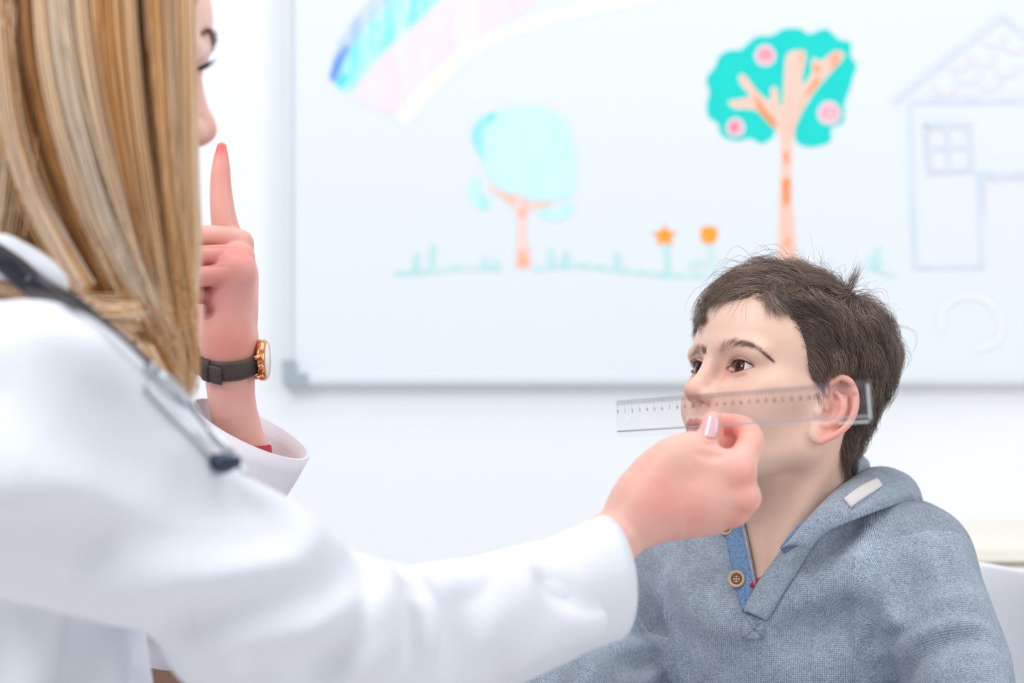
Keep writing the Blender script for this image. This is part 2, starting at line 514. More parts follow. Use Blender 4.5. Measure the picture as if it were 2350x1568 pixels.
# apple tree
at = drawing('apple_tree_drawing', 'bright teal marker tree with orange trunk and three pink apples')
crown = [(1700,115),(1735,85),(1770,82),(1800,66),(1835,66),(1858,78),(1895,66),(1925,90),(1952,98),(1952,128),(1966,150),(1958,175),(1950,205),(1938,240),(1936,280),(1908,295),(1905,325),(1865,338),(1832,330),(1822,305),(1815,270),(1800,262),(1785,272),(1775,312),(1748,330),(1722,318),(1690,324),(1655,310),(1648,285),(1626,268),(1622,240),(1628,212),(1621,180),(1640,155),(1650,130),(1672,116)]
patch('crown', crown, K_teal, at, 4)
trunk = [(1782,612),(1790,450),(1792,320),(1774,292),(1748,262),(1722,250),(1690,250),(1673,240),(1676,230),(1722,222),(1704,200),(1694,180),(1700,170),(1712,176),(1740,212),(1768,232),(1768,205),(1778,198),(1785,208),(1788,240),(1796,240),(1800,160),(1806,124),(1824,116),(1848,118),(1846,150),(1838,196),(1862,170),(1862,142),(1870,132),(1884,140),(1912,118),(1930,118),(1938,128),(1920,152),(1880,196),(1850,240),(1832,275),(1820,320),(1818,450),(1828,612)]
patch('trunk', trunk, K_orange, at, 2)
for (x, y, r) in ((1756, 127, 25), (1688, 292, 22), (1903, 259, 28)):
    ring = [(x + r * (1 + .08 * math.sin(3 * a)) * math.cos(a), y + r * math.sin(a)) for a in np.arange(8) * math.pi / 4]
    patch('apple', ring, K_halo, at, 3)
    patch('apple_center', [(x + (p - x) * .62, y + (q - y) * .62) for p, q in ring], K_pink, at, 3)
for seg, w in (([(1804, 410), (1803, 470)], [20, 16]), ([(1808, 545), (1803, 570)], [10, 8]), ([(1780, 290), (1750, 255), (1735, 225)], [12, 16, 10]), ([(1850, 220), (1880, 180)], [8, 14]), ([(1872, 150), (1878, 165)], [12, 14]), ([(1802, 350), (1806, 375)], [12, 8])):
    stroke('trunk_streak', seg, w, ink('ink_deep_orange', (246, 140, 66), (247, 180, 140), 0.6), at)

# pale tree: window glare washing it out is put into the ink colours
pt = drawing('pale_tree_drawing', 'cyan marker tree paled by painted-in glare, with a peach trunk')
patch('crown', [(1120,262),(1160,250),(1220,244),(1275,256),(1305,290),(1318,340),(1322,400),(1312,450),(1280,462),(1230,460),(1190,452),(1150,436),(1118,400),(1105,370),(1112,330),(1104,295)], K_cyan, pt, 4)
stroke('crown_edge', [(1140, 262), (1108, 282), (1095, 310), (1103, 345), (1115, 370)], [14, 24, 26, 18, 8], K_cyan2, pt)
stroke('crown_edge', [(1095, 408), (1088, 440), (1108, 468), (1130, 462)], [18, 28, 26, 10], ink('ink_cyan_mid', (170, 238, 238), (215, 241, 244), 0.7), pt)
stroke('crown_edge', [(1238, 490), (1285, 492), (1318, 470)], [16, 30, 18], ink('ink_cyan_mid_b', (170, 238, 238), (215, 241, 244), 0.7), pt)
patch('trunk', [(1184, 614), (1186, 540), (1182, 482), (1150, 454), (1122, 436), (1130, 430), (1178, 452), (1178, 440), (1200, 452), (1216, 464), (1262, 464), (1250, 476), (1214, 482), (1210, 545), (1218, 614)], K_peach, pt, 2)
stroke('trunk_streak', [(1198, 478), (1198, 500)], [14, 12], ink('ink_trunk_streak', (248, 176, 140), (246, 200, 180), 0.6), pt)
stroke('trunk_streak', [(1200, 575), (1202, 610)], [12, 20], ink('ink_trunk_streak_b', (248, 176, 140), (246, 200, 180), 0.6), pt)

# flowers and grass
for x, pts5 in ((1525, 5), (1627, 0)):
    fl = drawing('flower_drawing', 'small amber star flower drawn on the board' if pts5 else 'small amber round flower drawn on the board')
    if pts5: o = [(x + (30 if i % 2 == 0 else 15) * math.sin(i * math.pi / 5), 542 - (28 if i % 2 == 0 else 14) * math.cos(i * math.pi / 5)) for i in range(10)]
    else: o = [(x - 18, 524), (x + 2, 519), (x + 19, 526), (x + 18, 545), (x + 10, 558), (x - 12, 557), (x - 19, 544)]
    patch('petals', o, K_flower, fl, 2)
    stroke('stem', [(x + 4, 562), (x + 10, 632)], [12, 14], K_grass, fl)
gr = drawing('grass_line_drawing', 'faint aqua marker line of grass tufts')
stroke('ground_line', [(905, 628), (980, 624), (1060, 615), (1150, 616)], 10, K_grass, gr)
stroke('ground_line', [(1225, 618), (1280, 612), (1360, 612), (1450, 624), (1540, 632), (1650, 632)], 10, K_grass, gr)
stroke('ground_line', [(1980, 612), (2060, 634)], 8, K_grass, gr)
for x, y0, h in ((955, 620, 38), (990, 622, 64), (1110, 612, 20), (1140, 612, 16), (1266, 612, 42), (1296, 606, 26), (1420, 610, 32), (1590, 618, 22), (1612, 612, 18), (1905, 612, 16), (2000, 612, 24), (2016, 612, 48)):
    stroke('grass_blade', [(x, y0), (x + rng.uniform(-6, 6), y0 - h)], [16, 11], K_grass, gr)
# house
hs = drawing('house_drawing', 'faint blue and pink outlined house drawn with marker')
for seg, w, k in (([(2050, 236), (2180, 130), (2300, 38)], 15, K_house), ([(2300, 38), (2350, 76), (2420, 130)], 15, K_house), ([(2090, 232), (2240, 232), (2420, 228)], 13, K_house), ([(2090, 235), (2093, 430), (2100, 615)], 12, K_house), ([(2100, 615), (2260, 612)], 9, K_house), ([(2240, 402), (2330, 400), (2420, 398)], 11, K_house), ([(2248, 402), (2255, 610)], 11, K_house),
                  ([(2122, 286), (2228, 284), (2232, 394), (2128, 398), (2122, 286)], 9, K_house), ([(2172, 284), (2178, 398)], 9, K_house), ([(2124, 342), (2230, 338)], 9, K_house)):
    stroke('outline', seg, w, k, hs, 4 if len(seg) < 4 else 0)
for seg in ([(2132, 296), (2218, 294), (2222, 386), (2136, 390), (2132, 296)], [(2262, 412), (2258, 600)], [(2262, 412), (2360, 410)], [(2120, 222), (2330, 222)]):
    stroke('pink_line', seg, 6, K_housep, hs, 0)
for i, (x, y) in enumerate(((2170, 205), (2220, 180), (2270, 195), (2200, 150), (2255, 140), (2310, 165), (2330, 110), (2280, 95))):
    stroke('roof_scallop', [(x - 32, y - 14), (x - 14, y + 8), (x + 14, y + 8), (x + 32, y - 14)], 6, K_housep, hs)
cl = drawing('bush_drawing', 'barely visible rubbed-out bush outline below the house')
stroke('outline', [(2160, 760), (2165, 710), (2210, 680), (2262, 688), (2296, 730), (2290, 780), (2240, 805)], 14, K_cloud, cl)
# ---------------------------------------------------------------- heads
def head_frame(facing_deg, pitch_deg, roll_deg, origin):
    """columns: the head's left, forward, up. facing_deg turns from facing the camera towards picture left"""
    y, p, r = (math.radians(a) for a in (facing_deg, pitch_deg, roll_deg))
    F = A3(-math.sin(y) * math.cos(p), -math.cos(y) * math.cos(p), math.sin(p))
    U = A3(math.sin(y) * math.sin(p), math.cos(y) * math.sin(p), math.cos(p))
    L = np.cross(U, F)
    L, U = L * math.cos(r) + U * math.sin(r), U * math.cos(r) - L * math.sin(r)
    return np.stack([L, F, U], 1), np.array(origin, float)

EYE = A3(.0300, .0640, 0.0)
def almond(side, a=.0150, ht=.0056, hb=.0044, tilt=.10):
    """opening between the eyelids"""
    cx = EYE[0] * side
    def fn(x, y, z):
        u = (x - cx) * side / a
        w = z - EYE[2] - tilt * (x - cx) * side - 0.0005
        g = np.maximum(1 - u * u, -0.6)
        d = np.maximum(w - ht * g, -hb * g - w)
        return np.maximum(d, .070 - y) + 0 * y
    return A3(cx - a, .066, -.012), A3(cx + a, .095, .012), fn

def build_head(F, neck=()):
    add, sub = F.add, F.sub
    add(ell((0, -.007, .030), (.0710, .092, .072)))
    add(ell((0, .028, .036), (.060, .0575, .052)), .02)
    for sh, k in neck: add(sh, k)
    add(ell((0, .040, -.030), (.051, .047, .050)), .02)
    add(ell((0, .040, -.062), (.041, .041, .031)), .02)
    add(cone((.045, .002, -.052), (.014, .064, -.082), .013, .012), .02, True)
    add(cone((.055, .000, -.008), (.045, .003, -.054), .013, .013), .02, True)
    add(ell((.036, .054, -.031), (.022, .023, .022)), .018, True)
    add(ell((.050, .040, -.012), (.014, .024, .012)), .02, True)
    add(ell((0, .064, -.051), (.025, .0235, .019)), .012)
    add(ell((0, .072, -.083), (.014, .013, .012)), .012)
    add(cone((.010, .0795, .0185), (.0470, .0685, .0150), .0075, .0075), .012, True)
    # eye sockets and lids
    sub(ell((.0300, .0885, .0005), (.0185, .0135, .0105)), .012, True)
    sub(ell((.0145, .0860, -.004), (.006, .007, .009)), .008, True)
    add(ell(EYE, (.0142, .0142, .0134)), .006, True)
    # nose
    add(cone((0, .0795, .008), (0, .0935, -.019), .0058, .0068), .010)
    add(ell((0, .0968, -.0255), (.0088, .0090, .0080)), .007)
    add(ell((.0098, .0880, -.0285), (.0060, .0080, .0060)), .005, True)
    add(cone((0, .0960, -.0315), (0, .0885, -.0365), .0034, .0038), .004)
    sub(ell((.0058, .0925, -.0342), (.0030, .0052, .0028), rotx(-.3)), .0016, True)
    # mouth
    add(chain([(.0215, .0760, -.0570), (.0120, .0855, -.0545), (.0045, .0892, -.0525), (0, .0884, -.0530), (-.0045, .0892, -.0525), (-.0120, .0855, -.0545), (-.0215, .0760, -.0570)], [.002, .0040, .0042, .0042, .0042, .0040, .002]), .004)
    add(chain([(.0190, .0765, -.0590), (.0100, .0850, -.0618), (0, .0872, -.0625), (-.0100, .0850, -.0618), (-.0190, .0765, -.0590)], [.002, .0046, .0052, .0046, .002]), .005)
    sub(chain([(.0230, .0760, -.0575), (.0120, .0905, -.0580), (0, .0945, -.0574), (-.0120, .0905, -.0580), (-.0230, .0760, -.0575)], [.0008, .0011, .0013, .0011, .0008]), .0022)
    sub(cone((0, .0945, -.0390), (0, .0965, -.0485), .0020, .0026), .004)
    # eye openings, lid creases
    for s in (1, -1):
        for pts, r, k in ((((-.0120, .0036), (-.0075, .0070), (0, .0088), (.0075, .0080), (.0135, .0046), (.016, .0028)), .0007, .0022), (((-.010, -.0075), (0, -.0090), (.009, -.0070)), .0003, .003)):
            cr = cat([(EYE[0] * s + s * u, 0, EYE[2] + w) for u, w in pts], 4)
            cr[:, 1] = F.front(cr[:, 0], cr[:, 2]) - .0001
            sub(chain(cr, r), k)
        sub(almond(s), .0012)
        add(ell(EYE * A3(s, 1, 1) + A3(-.0128 * s, .0078, -.0012), (.0036, .0030, .0026)), .001)
    # ears
    al = math.radians(30); ln = math.radians(12)
    e1 = A3(math.sin(al), -math.cos(al), 0); nn = A3(math.cos(al), math.sin(al), 0)
    e2 = A3(0, 0, 1) * math.cos(ln) - A3(0, 1, 0) * math.sin(ln); e1 = e1 * math.cos(.18) - A3(0, 0, 1) * math.sin(.18)
    e2 = e2 / np.linalg.norm(e2); nn = np.cross(e1, e2); nn = nn / np.linalg.norm(nn); nn = nn if nn[0] > 0 else -nn
    e2 = np.cross(nn, e1); e2 = e2 if e2[2] > 0 else -e2
    oc = A3(.0640, .007, -.019); R = np.stack([e1, e2, nn], 1)
    E = lambda u, w, n: oc + e1 * u + e2 * w + nn * n
    add(ell(E(.014, .000, -.002), (.0178, .0285, .0048), R), .005, True)
    add(ell(E(.009, -.024, 0), (.0095, .0095, .0040), R), .004, True)
    add(ell(E(.004, .002, -.006), (.010, .020, .008), R), .006, True)
    sub(ell(E(.0115, -.004, .0060), (.0088, .0125, .0085), R), .003, True)
    sub(ell(E(.016, .016, .0045), (.0095, .0085, .0055), R), .003, True)
    add(chain([E(.0085, -.001, .0005), E(.003, .006, .004), E(.0025, .017, .0055), E(.009, .0285, .006), E(.0195, .0285, .0062), E(.028, .018, .0068), E(.0315, .004, .0068), E(.0295, -.010, .0055), E(.0225, -.021, .0035), E(.013, -.0305, .001)], [.0022, .0026, .0028, .0030, .0031, .0032, .0032, .0030, .0028, .003], n=3), .0022, True)
    add(chain([E(.012, -.0155, .002), E(.0195, -.009, .0038), E(.0220, .002, .0045), E(.0185, .011, .0040), E(.011, .0155, .0025)], [.0025, .0030, .0032, .0030, .0022], n=3), .003, True)
    add(chain([E(.0205, .006, .0042), E(.0205, .016, .003)], [.0026, .002]), .003, True)
    add(ell(E(.0020, -.0065, .0025), (.0034, .0052, .0034), R), .003, True)
    add(ell(E(.0105, -.0165, .0030), (.0040, .0032, .0030), R), .003, True)
    return E

def skin_colour(v, base, lips, blush, ears=True):
    """skin tone of a head: base, lips, cheeks, nose, ears (v in head coordinates)"""
    c = np.tile(np.array(base), (len(v), 1))
    def mix(w, rgb):
        w = np.clip(w, 0, 1)[:, None]; c[:] = c * (1 - w) + np.array(rgb) * w
    x, y, z = np.abs(v[:, 0]), v[:, 1], v[:, 2]
    g = lambda p, s: np.exp(-(((x - p[0]) / s[0]) ** 2 + ((y - p[1]) / s[1]) ** 2 + ((z - p[2]) / s[2]) ** 2))
    mix(.55 * g((.040, .060, -.028), (.020, .03, .016)), blush)
    mix(.75 * g((0, .105, -.030), (.013, .016, .012)), blush)
    mix(.5 * g((.013, .085, -.036), (.008, .012, .007)), blush)
    mix(.42 * g((.0300, .075, -.001), (.018, .02, .010)), np.array(blush) * A3(.92, .8, .82))
    mix(.5 * g((.0155, .08, -.004), (.006, .02, .008)), np.array(blush) * A3(.85, .72, .7))
    ew = np.clip((x - .0655) / .006, 0, 1) * np.clip((.010 - y) / .006, 0, 1) * np.clip((y + .040) / .006, 0, 1) * np.clip((.014 - z) / .008, 0, 1) * np.clip((z + .060) / .006, 0, 1)
    if ears: mix(.8 * ew, np.array(blush) * A3(1.06, .95, .93))
    u = (x - EYE[0]) / .0150; gg = np.maximum(1 - u * u, -.6); ww = z - EYE[2] - .10 * (x - EYE[0]) - .0005
    near = np.clip((1.12 - np.abs(u)) / .1, 0, 1) * (y > .060)
    mix(.85 * near * np.exp(-((ww - .0056 * gg - .0006) / .0010) ** 2), srgb(70, 42, 34))
    mix(.55 * near * np.exp(-((ww + .0044 * gg + .0004) / .0010) ** 2), srgb(150, 92, 84))
    mix(.35 * near * np.exp(-((ww - .0056 * gg - .0035) / .0012) ** 2), srgb(170, 108, 96))
    up = (y > .074) & (x < .0215)
    hw = .0235
    top = -.0480 - .0085 * (x / hw) ** 2 - .0016 * np.exp(-(x / .0025) ** 2)
    bot = -.0665 + .009 * (x / hw) ** 2
    w = np.clip((top - z) / .0016, 0, 1) * np.clip((z - bot) / .0016, 0, 1) * up * np.clip((hw - x) / .004, 0, 1)
    mix(.95 * w, lips)
    mix(.8 * np.exp(-((z + .0575) / .0011) ** 2) * w, np.array(lips) * .45)
    return c

def flipq(q): return q[:, ::-1]

M_skin = vcol('skin', 0.48, 0.25, 1400.0, 0.35, 0.12, 0.4)

# eyeball: iris, pupil and white as colours of the ball itself, clear coat for the wet surface
M_eye = NT('eye').set(Roughness=0.03, Specular_IOR_Level=0.35)
_a = M_eye.n('ShaderNodeAttribute', attribute_name='Col'); M_eye.l(_a.outputs['Color'], M_eye.b.inputs['Base Color']); M_eye = M_eye.m
def eyeball(parent, c, gaze, r, R, O, iris=(88, 48, 24)):
    nu, nv = 96, 64
    g = gaze / np.linalg.norm(gaze); a = np.cross(g, A3(0, 0, 1)); a /= np.linalg.norm(a); b = np.cross(a, g)
    th = np.linspace(0, math.pi, nv) ** 1.35; th = th / th[-1] * math.pi
    v, col = [], []
    for t in th:
        d = np.degrees(t)
        for p in np.arange(nu) * 2 * math.pi / nu:
            rr = r * (1 + .055 * max(0, 1 - (d / 30) ** 2))
            v.append(c + rr * (math.cos(t) * g + math.sin(t) * (math.cos(p) * a + math.sin(p) * b)))
            st = .5 + .5 * math.sin(p * 17 + 2 * math.sin(p * 5))
            if d < 14.5: k = srgb(8, 6, 6)
            elif d < 30: k = np.array(srgb(*iris)) * (.75 + .6 * st * (d - 11) / 19)
            elif d < 33: k = srgb(48, 30, 22)
            else: k = np.array(srgb(226, 224, 228)) * (1 - .10 * min(1, (d - 31) / 40) * A3(0.3, 1, 1))
            col.append(k)
    f = [(i * nu + j, i * nu + (j + 1) % nu, (i + 1) * nu + (j + 1) % nu, (i + 1) * nu + j) for i in range(nv - 1) for j in range(nu)]
    w = np.array(v) @ R.T + O
    o = mesh_obj('eye', w, f, M_eye, parent, col=np.array(col)); fix_normals(o)
    return o

M_hair = vcol('hair_fibre', 0.30, spec=0.75)
M_lash = plain('lash_fibre', srgb(22, 15, 13), 0.5)

# ---------------------------------------------------------------- the boy: head
BOY = thing('person', 'boy with short brown hair in a grey-blue knit pullover looking up', 'person')
RB, OB = head_frame(59.0, 13.0, 1.6, P(1175 + .2468 / 2.2 * FPX, 784 + .0409 / 2.2 * FPX, 2.2))
wl = lambda p: (np.array(p) - OB) @ RB                 # world -> boy's head
lw = lambda p: np.array(p) @ RB.T + OB
FB = Field((-.095, -.14, -.24), (.095, .125, .125), .00115)
nb, nt = wl(P(1815, 1330, 2.215)), A3(0, -.022, -.03)
necks = [(cone(nt, nb, .049, .047), .02),
         (cone(wl(P(1812, 1300, 2.222)), wl(P(1815, 1420, 2.235)), .050, .058), .03),
         (cone((.050, -.028, -.020), wl(P(1775, 1335, 2.165)), .010, .008), .014),
         (cone((-.050, -.028, -.020), wl(P(1735, 1335, 2.175)), .010, .008), .014)]
EARB = build_head(FB, necks)
for a, b, m in ((P(1720, 1175, 2.14), P(1890, 1160, 2.15), .0009), (P(1725, 1210, 2.14), P(1860, 1195, 2.15), .0006)):
    pa, pb = wl(a), wl(b); mid = (pa + pb) / 2 + .012 * (pa + pb - 2 * nb) / np.linalg.norm(pa + pb - 2 * nb) * 0
    FB.sub(chain([pa, mid, pb], m, n=3), .006)
vB, qB = FB.mesh(2)
cB = skin_colour(vB, srgb(228, 194, 176), srgb(203, 126, 130), srgb(224, 162, 147))
wB = lw(vB)
TB = bvh(wB, flipq(qB))
for sp, am in (([(1655, 806), (1675, 796), (1696, 791), (1720, 793), (1745, 806), (1766, 823)], .28), ([(1618, 812), (1604, 807), (1592, 812), (1582, 820)], .32)):
    hp = np.array([h[0] for h in (hit(TB, x, y, -1) for x, y in cat(sp, 5)) if h[0][1] > 0])      # soft shade of fine brow hair
    dd = np.min(np.linalg.norm(wB[:, None] - hp[None, ::2], axis=2), axis=1) if len(hp) else np.full(len(wB), 9.0)
    w = (am * np.exp(-(dd / .0030) ** 2))[:, None]; cB = cB * (1 - w) + np.array(srgb(120, 88, 74)) * w
mesh_obj('body', wB, flipq(qB), M_skin, BOY, col=cB)
for s in (1, -1):
    eyeball(BOY, EYE * A3(s, 1, 1), A3(.10 if s > 0 else .10, .99, .10), .0124, RB, OB)

def curve_hairs(parent, name, roots, dirs, lens, rad, mat, bend=None, seg=6, col=None):
    """short hairs: root (N,3), direction (N,3), bend (N,3) added with t squared"""
    t = np.linspace(0, 1, seg)[None, :, None]
    p = roots[:, None, :] + dirs[:, None, :] * t * lens[:, None, None]
    if bend is not None: p = p + bend[:, None, :] * (t ** 2) * lens[:, None, None]
    r = rad * (1 - .85 * np.linspace(0, 1, seg) ** 1.5)[None, :].repeat(len(roots), 0)
    v, q, c = tube_strands(p, r, col)
    return mesh_obj(name, v, q, mat, parent, col=c)

def brow(parent, tree, spine, width, lo_dir, n, length, mat, default, rad=.00006):
    """eyebrow hairs along a spine given in picture coordinates; lo_dir = list of hair directions (picture) along it"""
    k = rng.uniform(0, 1, n) ** 0.9
    sp = cat(spine, 8); wd = np.interp(np.linspace(0, 1, len(sp)), np.linspace(0, 1, len(width)), width)
    dr = np.array(lo_dir, float); dr /= np.linalg.norm(dr, axis=1, keepdims=True)
    roots, dirs, ln, bend = [], [], [], []
    for u in k:
        f = u * (len(sp) - 1); i = min(int(f), len(sp) - 2); p = sp[i] + (sp[i + 1] - sp[i]) * (f - i)
        o = np.clip(rng.normal(0, .42), -1, 1) * wd[i]
        t = sp[i + 1] - sp[i]; t = t / np.linalg.norm(t); nrm = A3(-t[1], t[0])
        d = np.array([np.interp(u, np.linspace(0, 1, len(dr)), dr[:, a]) for a in (0, 1)]) + rng.normal(0, .12, 2)
        a, na = hit(tree, *(p + nrm[:2] * o), -1); b, _ = hit(tree, *(p + nrm[:2] * o + d * 12), -1)
        if a[1] < 0 or b[1] < 0: continue
        v = b - a; L = np.linalg.norm(v)
        if L > .02 or L < 1e-5: continue
        roots.append(a); dirs.append(v / L + na * .10); ln.append(length * rng.uniform(.6, 1.15)); bend.append(-na * .10 + t[0] * 0)
    return curve_hairs(parent, 'eyebrow', np.array(roots), np.array(dirs), np.array(ln), rad, mat, np.array(bend), 5)
M_brow = plain('brow_fibre', srgb(136, 108, 94), 0.5)
brow(BOY, TB, [(1652, 808), (1672, 795), (1694, 791), (1720, 793), (1745, 806), (1770, 826)], [8, 11, 9, 6.5, 4, 2], [(.1, -1), (.45, -.9), (.9, -.3), (1, .15), (1, .6), (1, .8)], 800, .0080, M_brow, 2.13)
brow(BOY, TB, [(1620, 812), (1606, 806), (1592, 812), (1580, 822)], [5, 9, 7, 4], [(.1, -1), (-.3, -.9), (-.8, -.3), (-.9, .3)], 600, .0068, M_brow, 2.15)

def lashes(parent, R, O, side, up=True, n=64, length=.0064, rad=.00014, a=.0150, ht=.0056, hb=.0044, tilt=.10, mat=M_lash):
    u = np.linspace(-.88, .97, n) + rng.normal(0, .012, n)
    w = (ht if up else -hb) * (1 - u * u) + tilt * u * a + .0005
    x = EYE[0] * side + side * u * a
    y = EYE[1] + np.sqrt(np.maximum(.0139 ** 2 - (u * a) ** 2 - w ** 2, .006 ** 2))
    roots = np.c_[x, y, w + EYE[2]]
    d = np.c_[side * u * .75 + rng.normal(0, .10, n), np.full(n, .85), np.full(n, .05 if up else -.35) + rng.normal(0, .08, n)]
    d /= np.linalg.norm(d, axis=1, keepdims=True)
    bend = np.c_[np.zeros(n), -.12 * np.ones(n), np.full(n, .42 if up else -.15)]
    ln = length * rng.uniform(.7, 1.1, n) * (1 if up else .45)
    return curve_hairs(parent, 'eyelashes', roots @ R.T + O, d @ R.T, ln, rad, mat, bend @ R.T, 7)
for s in (1, -1):
    lashes(BOY, RB, OB, s, True); lashes(BOY, RB, OB, s, False, 40)
# ---------------------------------------------------------------- the boy: hair
class Scalp:
    """smooth head shape that hair follows"""
    def __init__(self, shapes, lo, hi, h=.003):
        self.F = Field(lo, hi, h); self.F.f[:] = 1.0
        x = self.F.ax[0][:, None, None]; y = self.F.ax[1][None, :, None]; z = self.F.ax[2][None, None, :]
        for sh, k in shapes:
            d = np.asarray(sh[2](x, y, z), np.float32); a = self.F.f
            hh = np.maximum(k - np.abs(a - d), 0) / max(k, 1e-6)
            self.F.f = np.minimum(a, d) - hh * hh * (k * .25)
        self.G = np.stack(np.gradient(self.F.f, h), -1)
    def d(self, p): return self.F.sample(p)
    def grad(self, p):
        i = np.clip(np.round((p - self.F.lo) / self.F.h).astype(int), 0, self.F.n - 1)
        g = self.G[i[:, 0], i[:, 1], i[:, 2]]
        return g / (np.linalg.norm(g, axis=1, keepdims=True) + 1e-9)
    def to(self, p, off):
        for _ in range(2): p = p - self.grad(p) * (self.d(p) - off)[:, None]
        return p

SB = Scalp([(ell((0, -.007, .030), (.0710, .092, .072)), 0), (ell((0, .028, .036), (.060, .0575, .052)), .02), (cone((0, -.022, -.03), wl(P(1815, 1330, 2.215)), .050, .048), .03)], (-.16, -.19, -.2), (.16, .16, .19))
def hair_line(v):
    """height above which hair grows, by bearing round the head (0 front, 180 back)"""
    ph = np.degrees(np.arctan2(np.abs(v[:, 0]), v[:, 1] - .0))
    return np.interp(ph, [0, 22, 40, 48, 56, 63, 69, 75, 80, 85, 90, 106, 112, 122, 140, 180], [.064, .064, .060, .052, .040, .024, .004, -.020, -.022, .000, .016, .016, .004, -.036, -.068, -.080])
def wave(p, s, seed):
    r = np.random.default_rng(seed); out = np.zeros_like(p)
    for _ in range(4):
        k = r.normal(0, 1, (3, 3)) / s; ph = r.uniform(0, 6.28, 3)
        out += np.sin(p @ k + ph)
    return out / 2

vS, qS = SB.F.mesh(1)
keep = vS[:, 2] > -.13
# dark under-layer that the strands lie on
mk = np.clip((vS[:, 2] - hair_line(vS)) / .028 + .15, 0, 1)
cap = vS + SB.grad(vS) * (-.0025 + mk * .0070)[:, None]
sel = (mk[qS] > 0).all(axis=1)
HAIRB = link('hair', None, BOY)
mesh_obj('hair_cap', lw(cap), flipq(qS[sel]), vcol('hair_under', .6, .6, 500), HAIRB, col=np.tile(np.array(srgb(74, 58, 50)), (len(cap), 1)))

def strands(n, S, roots, length, flow, lift, seed, clump=.5, ncl=420, stray=.03, curl=.0016, stiff=.0):
    r = np.random.default_rng(seed)
    cen = roots[r.choice(len(roots), ncl)]
    own = np.array([np.argmin(((cen - p) ** 2).sum(1)) for p in roots])
    cl_off = r.normal(0, 1, (ncl, 3)); cl_len = r.uniform(.75, 1.2, ncl); cl_lift = r.uniform(.45, 1.35, ncl)
    L = length * cl_len[own] * r.uniform(.75, 1.1, n); H = lift * cl_lift[own] * r.uniform(.35, 1.05, n)
    st = (r.uniform(0, 1, n) < stray) & (roots[:, 2] > .05)
    H = np.where(st, H * r.uniform(1.2, 2.4, n), H)
    p = roots.copy(); out = [p]; q = p.copy(); qc = cen.copy()
    for i in range(1, S):
        t = i / (S - 1)
        d = flow(q) + .34 * cl_off[own] * clump + .22 * wave(q, .012, seed + 1) + .10 * wave(q, .004, seed + 3)
        nrm = SB.grad(q); d = d - nrm * (d * nrm).sum(1, keepdims=True); d /= np.linalg.norm(d, axis=1, keepdims=True) + 1e-9
        q = q + d * (L / (S - 1))[:, None]
        # strands of a clump draw together towards the tip
        mean = np.stack([np.bincount(own, q[:, k], ncl) for k in range(3)], 1) / np.maximum(np.bincount(own, minlength=ncl), 1)[:, None]
        q = q + (mean[own] - q) * (.10 * clump * t)
        off = .002 + H * (1 - (1 - t) ** 2) * (1 - .45 * max(0, t - .45) / .55)
        q = SB.to(q, off)
        ph = r.uniform(0, 6.28, n) if i == 1 else ph
        out.append(q + curl * t * np.c_[np.sin(ph + 5 * t), np.cos(ph * 1.3 + 4 * t), np.sin(ph * 2.1 + 3 * t)])
    return np.stack(out, 1), own

def pick(n, cond, seed):
    r = np.random.default_rng(seed)
    i = np.flatnonzero(cond); i = r.choice(i, n)
    return vS[i] + r.normal(0, .0012, (n, 3))
CROWN = A3(.006, -.052, .094)
def flowB(p):
    d = p - CROWN
    d /= np.linalg.norm(d, axis=1, keepdims=True) + .012
    front = (np.clip((p[:, 1] + .02) / .05, 0, 1) * np.clip((p[:, 2] - .050) / .02, 0, 1))[:, None]
    d = d * (1 - .9 * front) + front * A3(-.80, .38, -.26)
    side = (np.clip((.090 - p[:, 2]) / .022, 0, 1) * np.clip((p[:, 0] - .012) / .028, 0, 1))[:, None]
    fw = np.clip((p[:, 1] - .005) / .035, 0, 1)[:, None]
    d = d * (1 - .9 * side) + side * (A3(0, -.42, -.85) + fw * A3(0, -.55, .30))
    rest = (np.clip((.06 - p[:, 2]) / .05, 0, 1) * np.clip((.04 - p[:, 1]) / .03, 0, 1))[:, None]
    return d + rest * A3(0, -.15, -.5)
inh = vS[:, 2] > hair_line(vS)
NB = 26000
roots = np.vstack([pick(NB - 5000, inh, 11), pick(5000, inh & (vS[:, 2] > .05) & (vS[:, 0] > -.03), 12)])
top = np.clip((roots[:, 2] - .03) / .05, 0, 1); nape = np.clip((-.02 - roots[:, 2]) / .04, 0, 1)
length = .027 + .024 * top - .010 * nape
lift = .0120 + .005 * top - .0075 * nape
length *= 1 - .40 * np.clip(1 - (roots[:, 2] - hair_line(roots)) / .012, 0, 1) * (roots[:, 1] > .01) * (roots[:, 0] > 0)
lift *= 1 - .45 * np.clip((roots[:, 1] - .03) / .05, 0, 1)
lift *= np.clip((roots[:, 2] - hair_line(roots)) / .025 + .15, .15, 1)
paths, own = strands(NB, 9, roots, length, flowB, lift, 5)
tone = rng.normal(0, .16, NB) + .30 * np.random.default_rng(3).normal(0, 1, 5000)[own]
base = np.array(srgb(116, 96, 86)); 
colr = base[None] * np.exp(tone)[:, None] * np.where(rng.uniform(0, 1, NB) < .12, 1.7, 1.0)[:, None]
rad = .00019 * (1 - .75 * np.linspace(0, 1, 9) ** 2)[None].repeat(NB, 0)
v, q, c = tube_strands(lw(paths), rad, colr)
mesh_obj('strands', v, q, M_hair, HAIRB, col=c, kind='stuff')
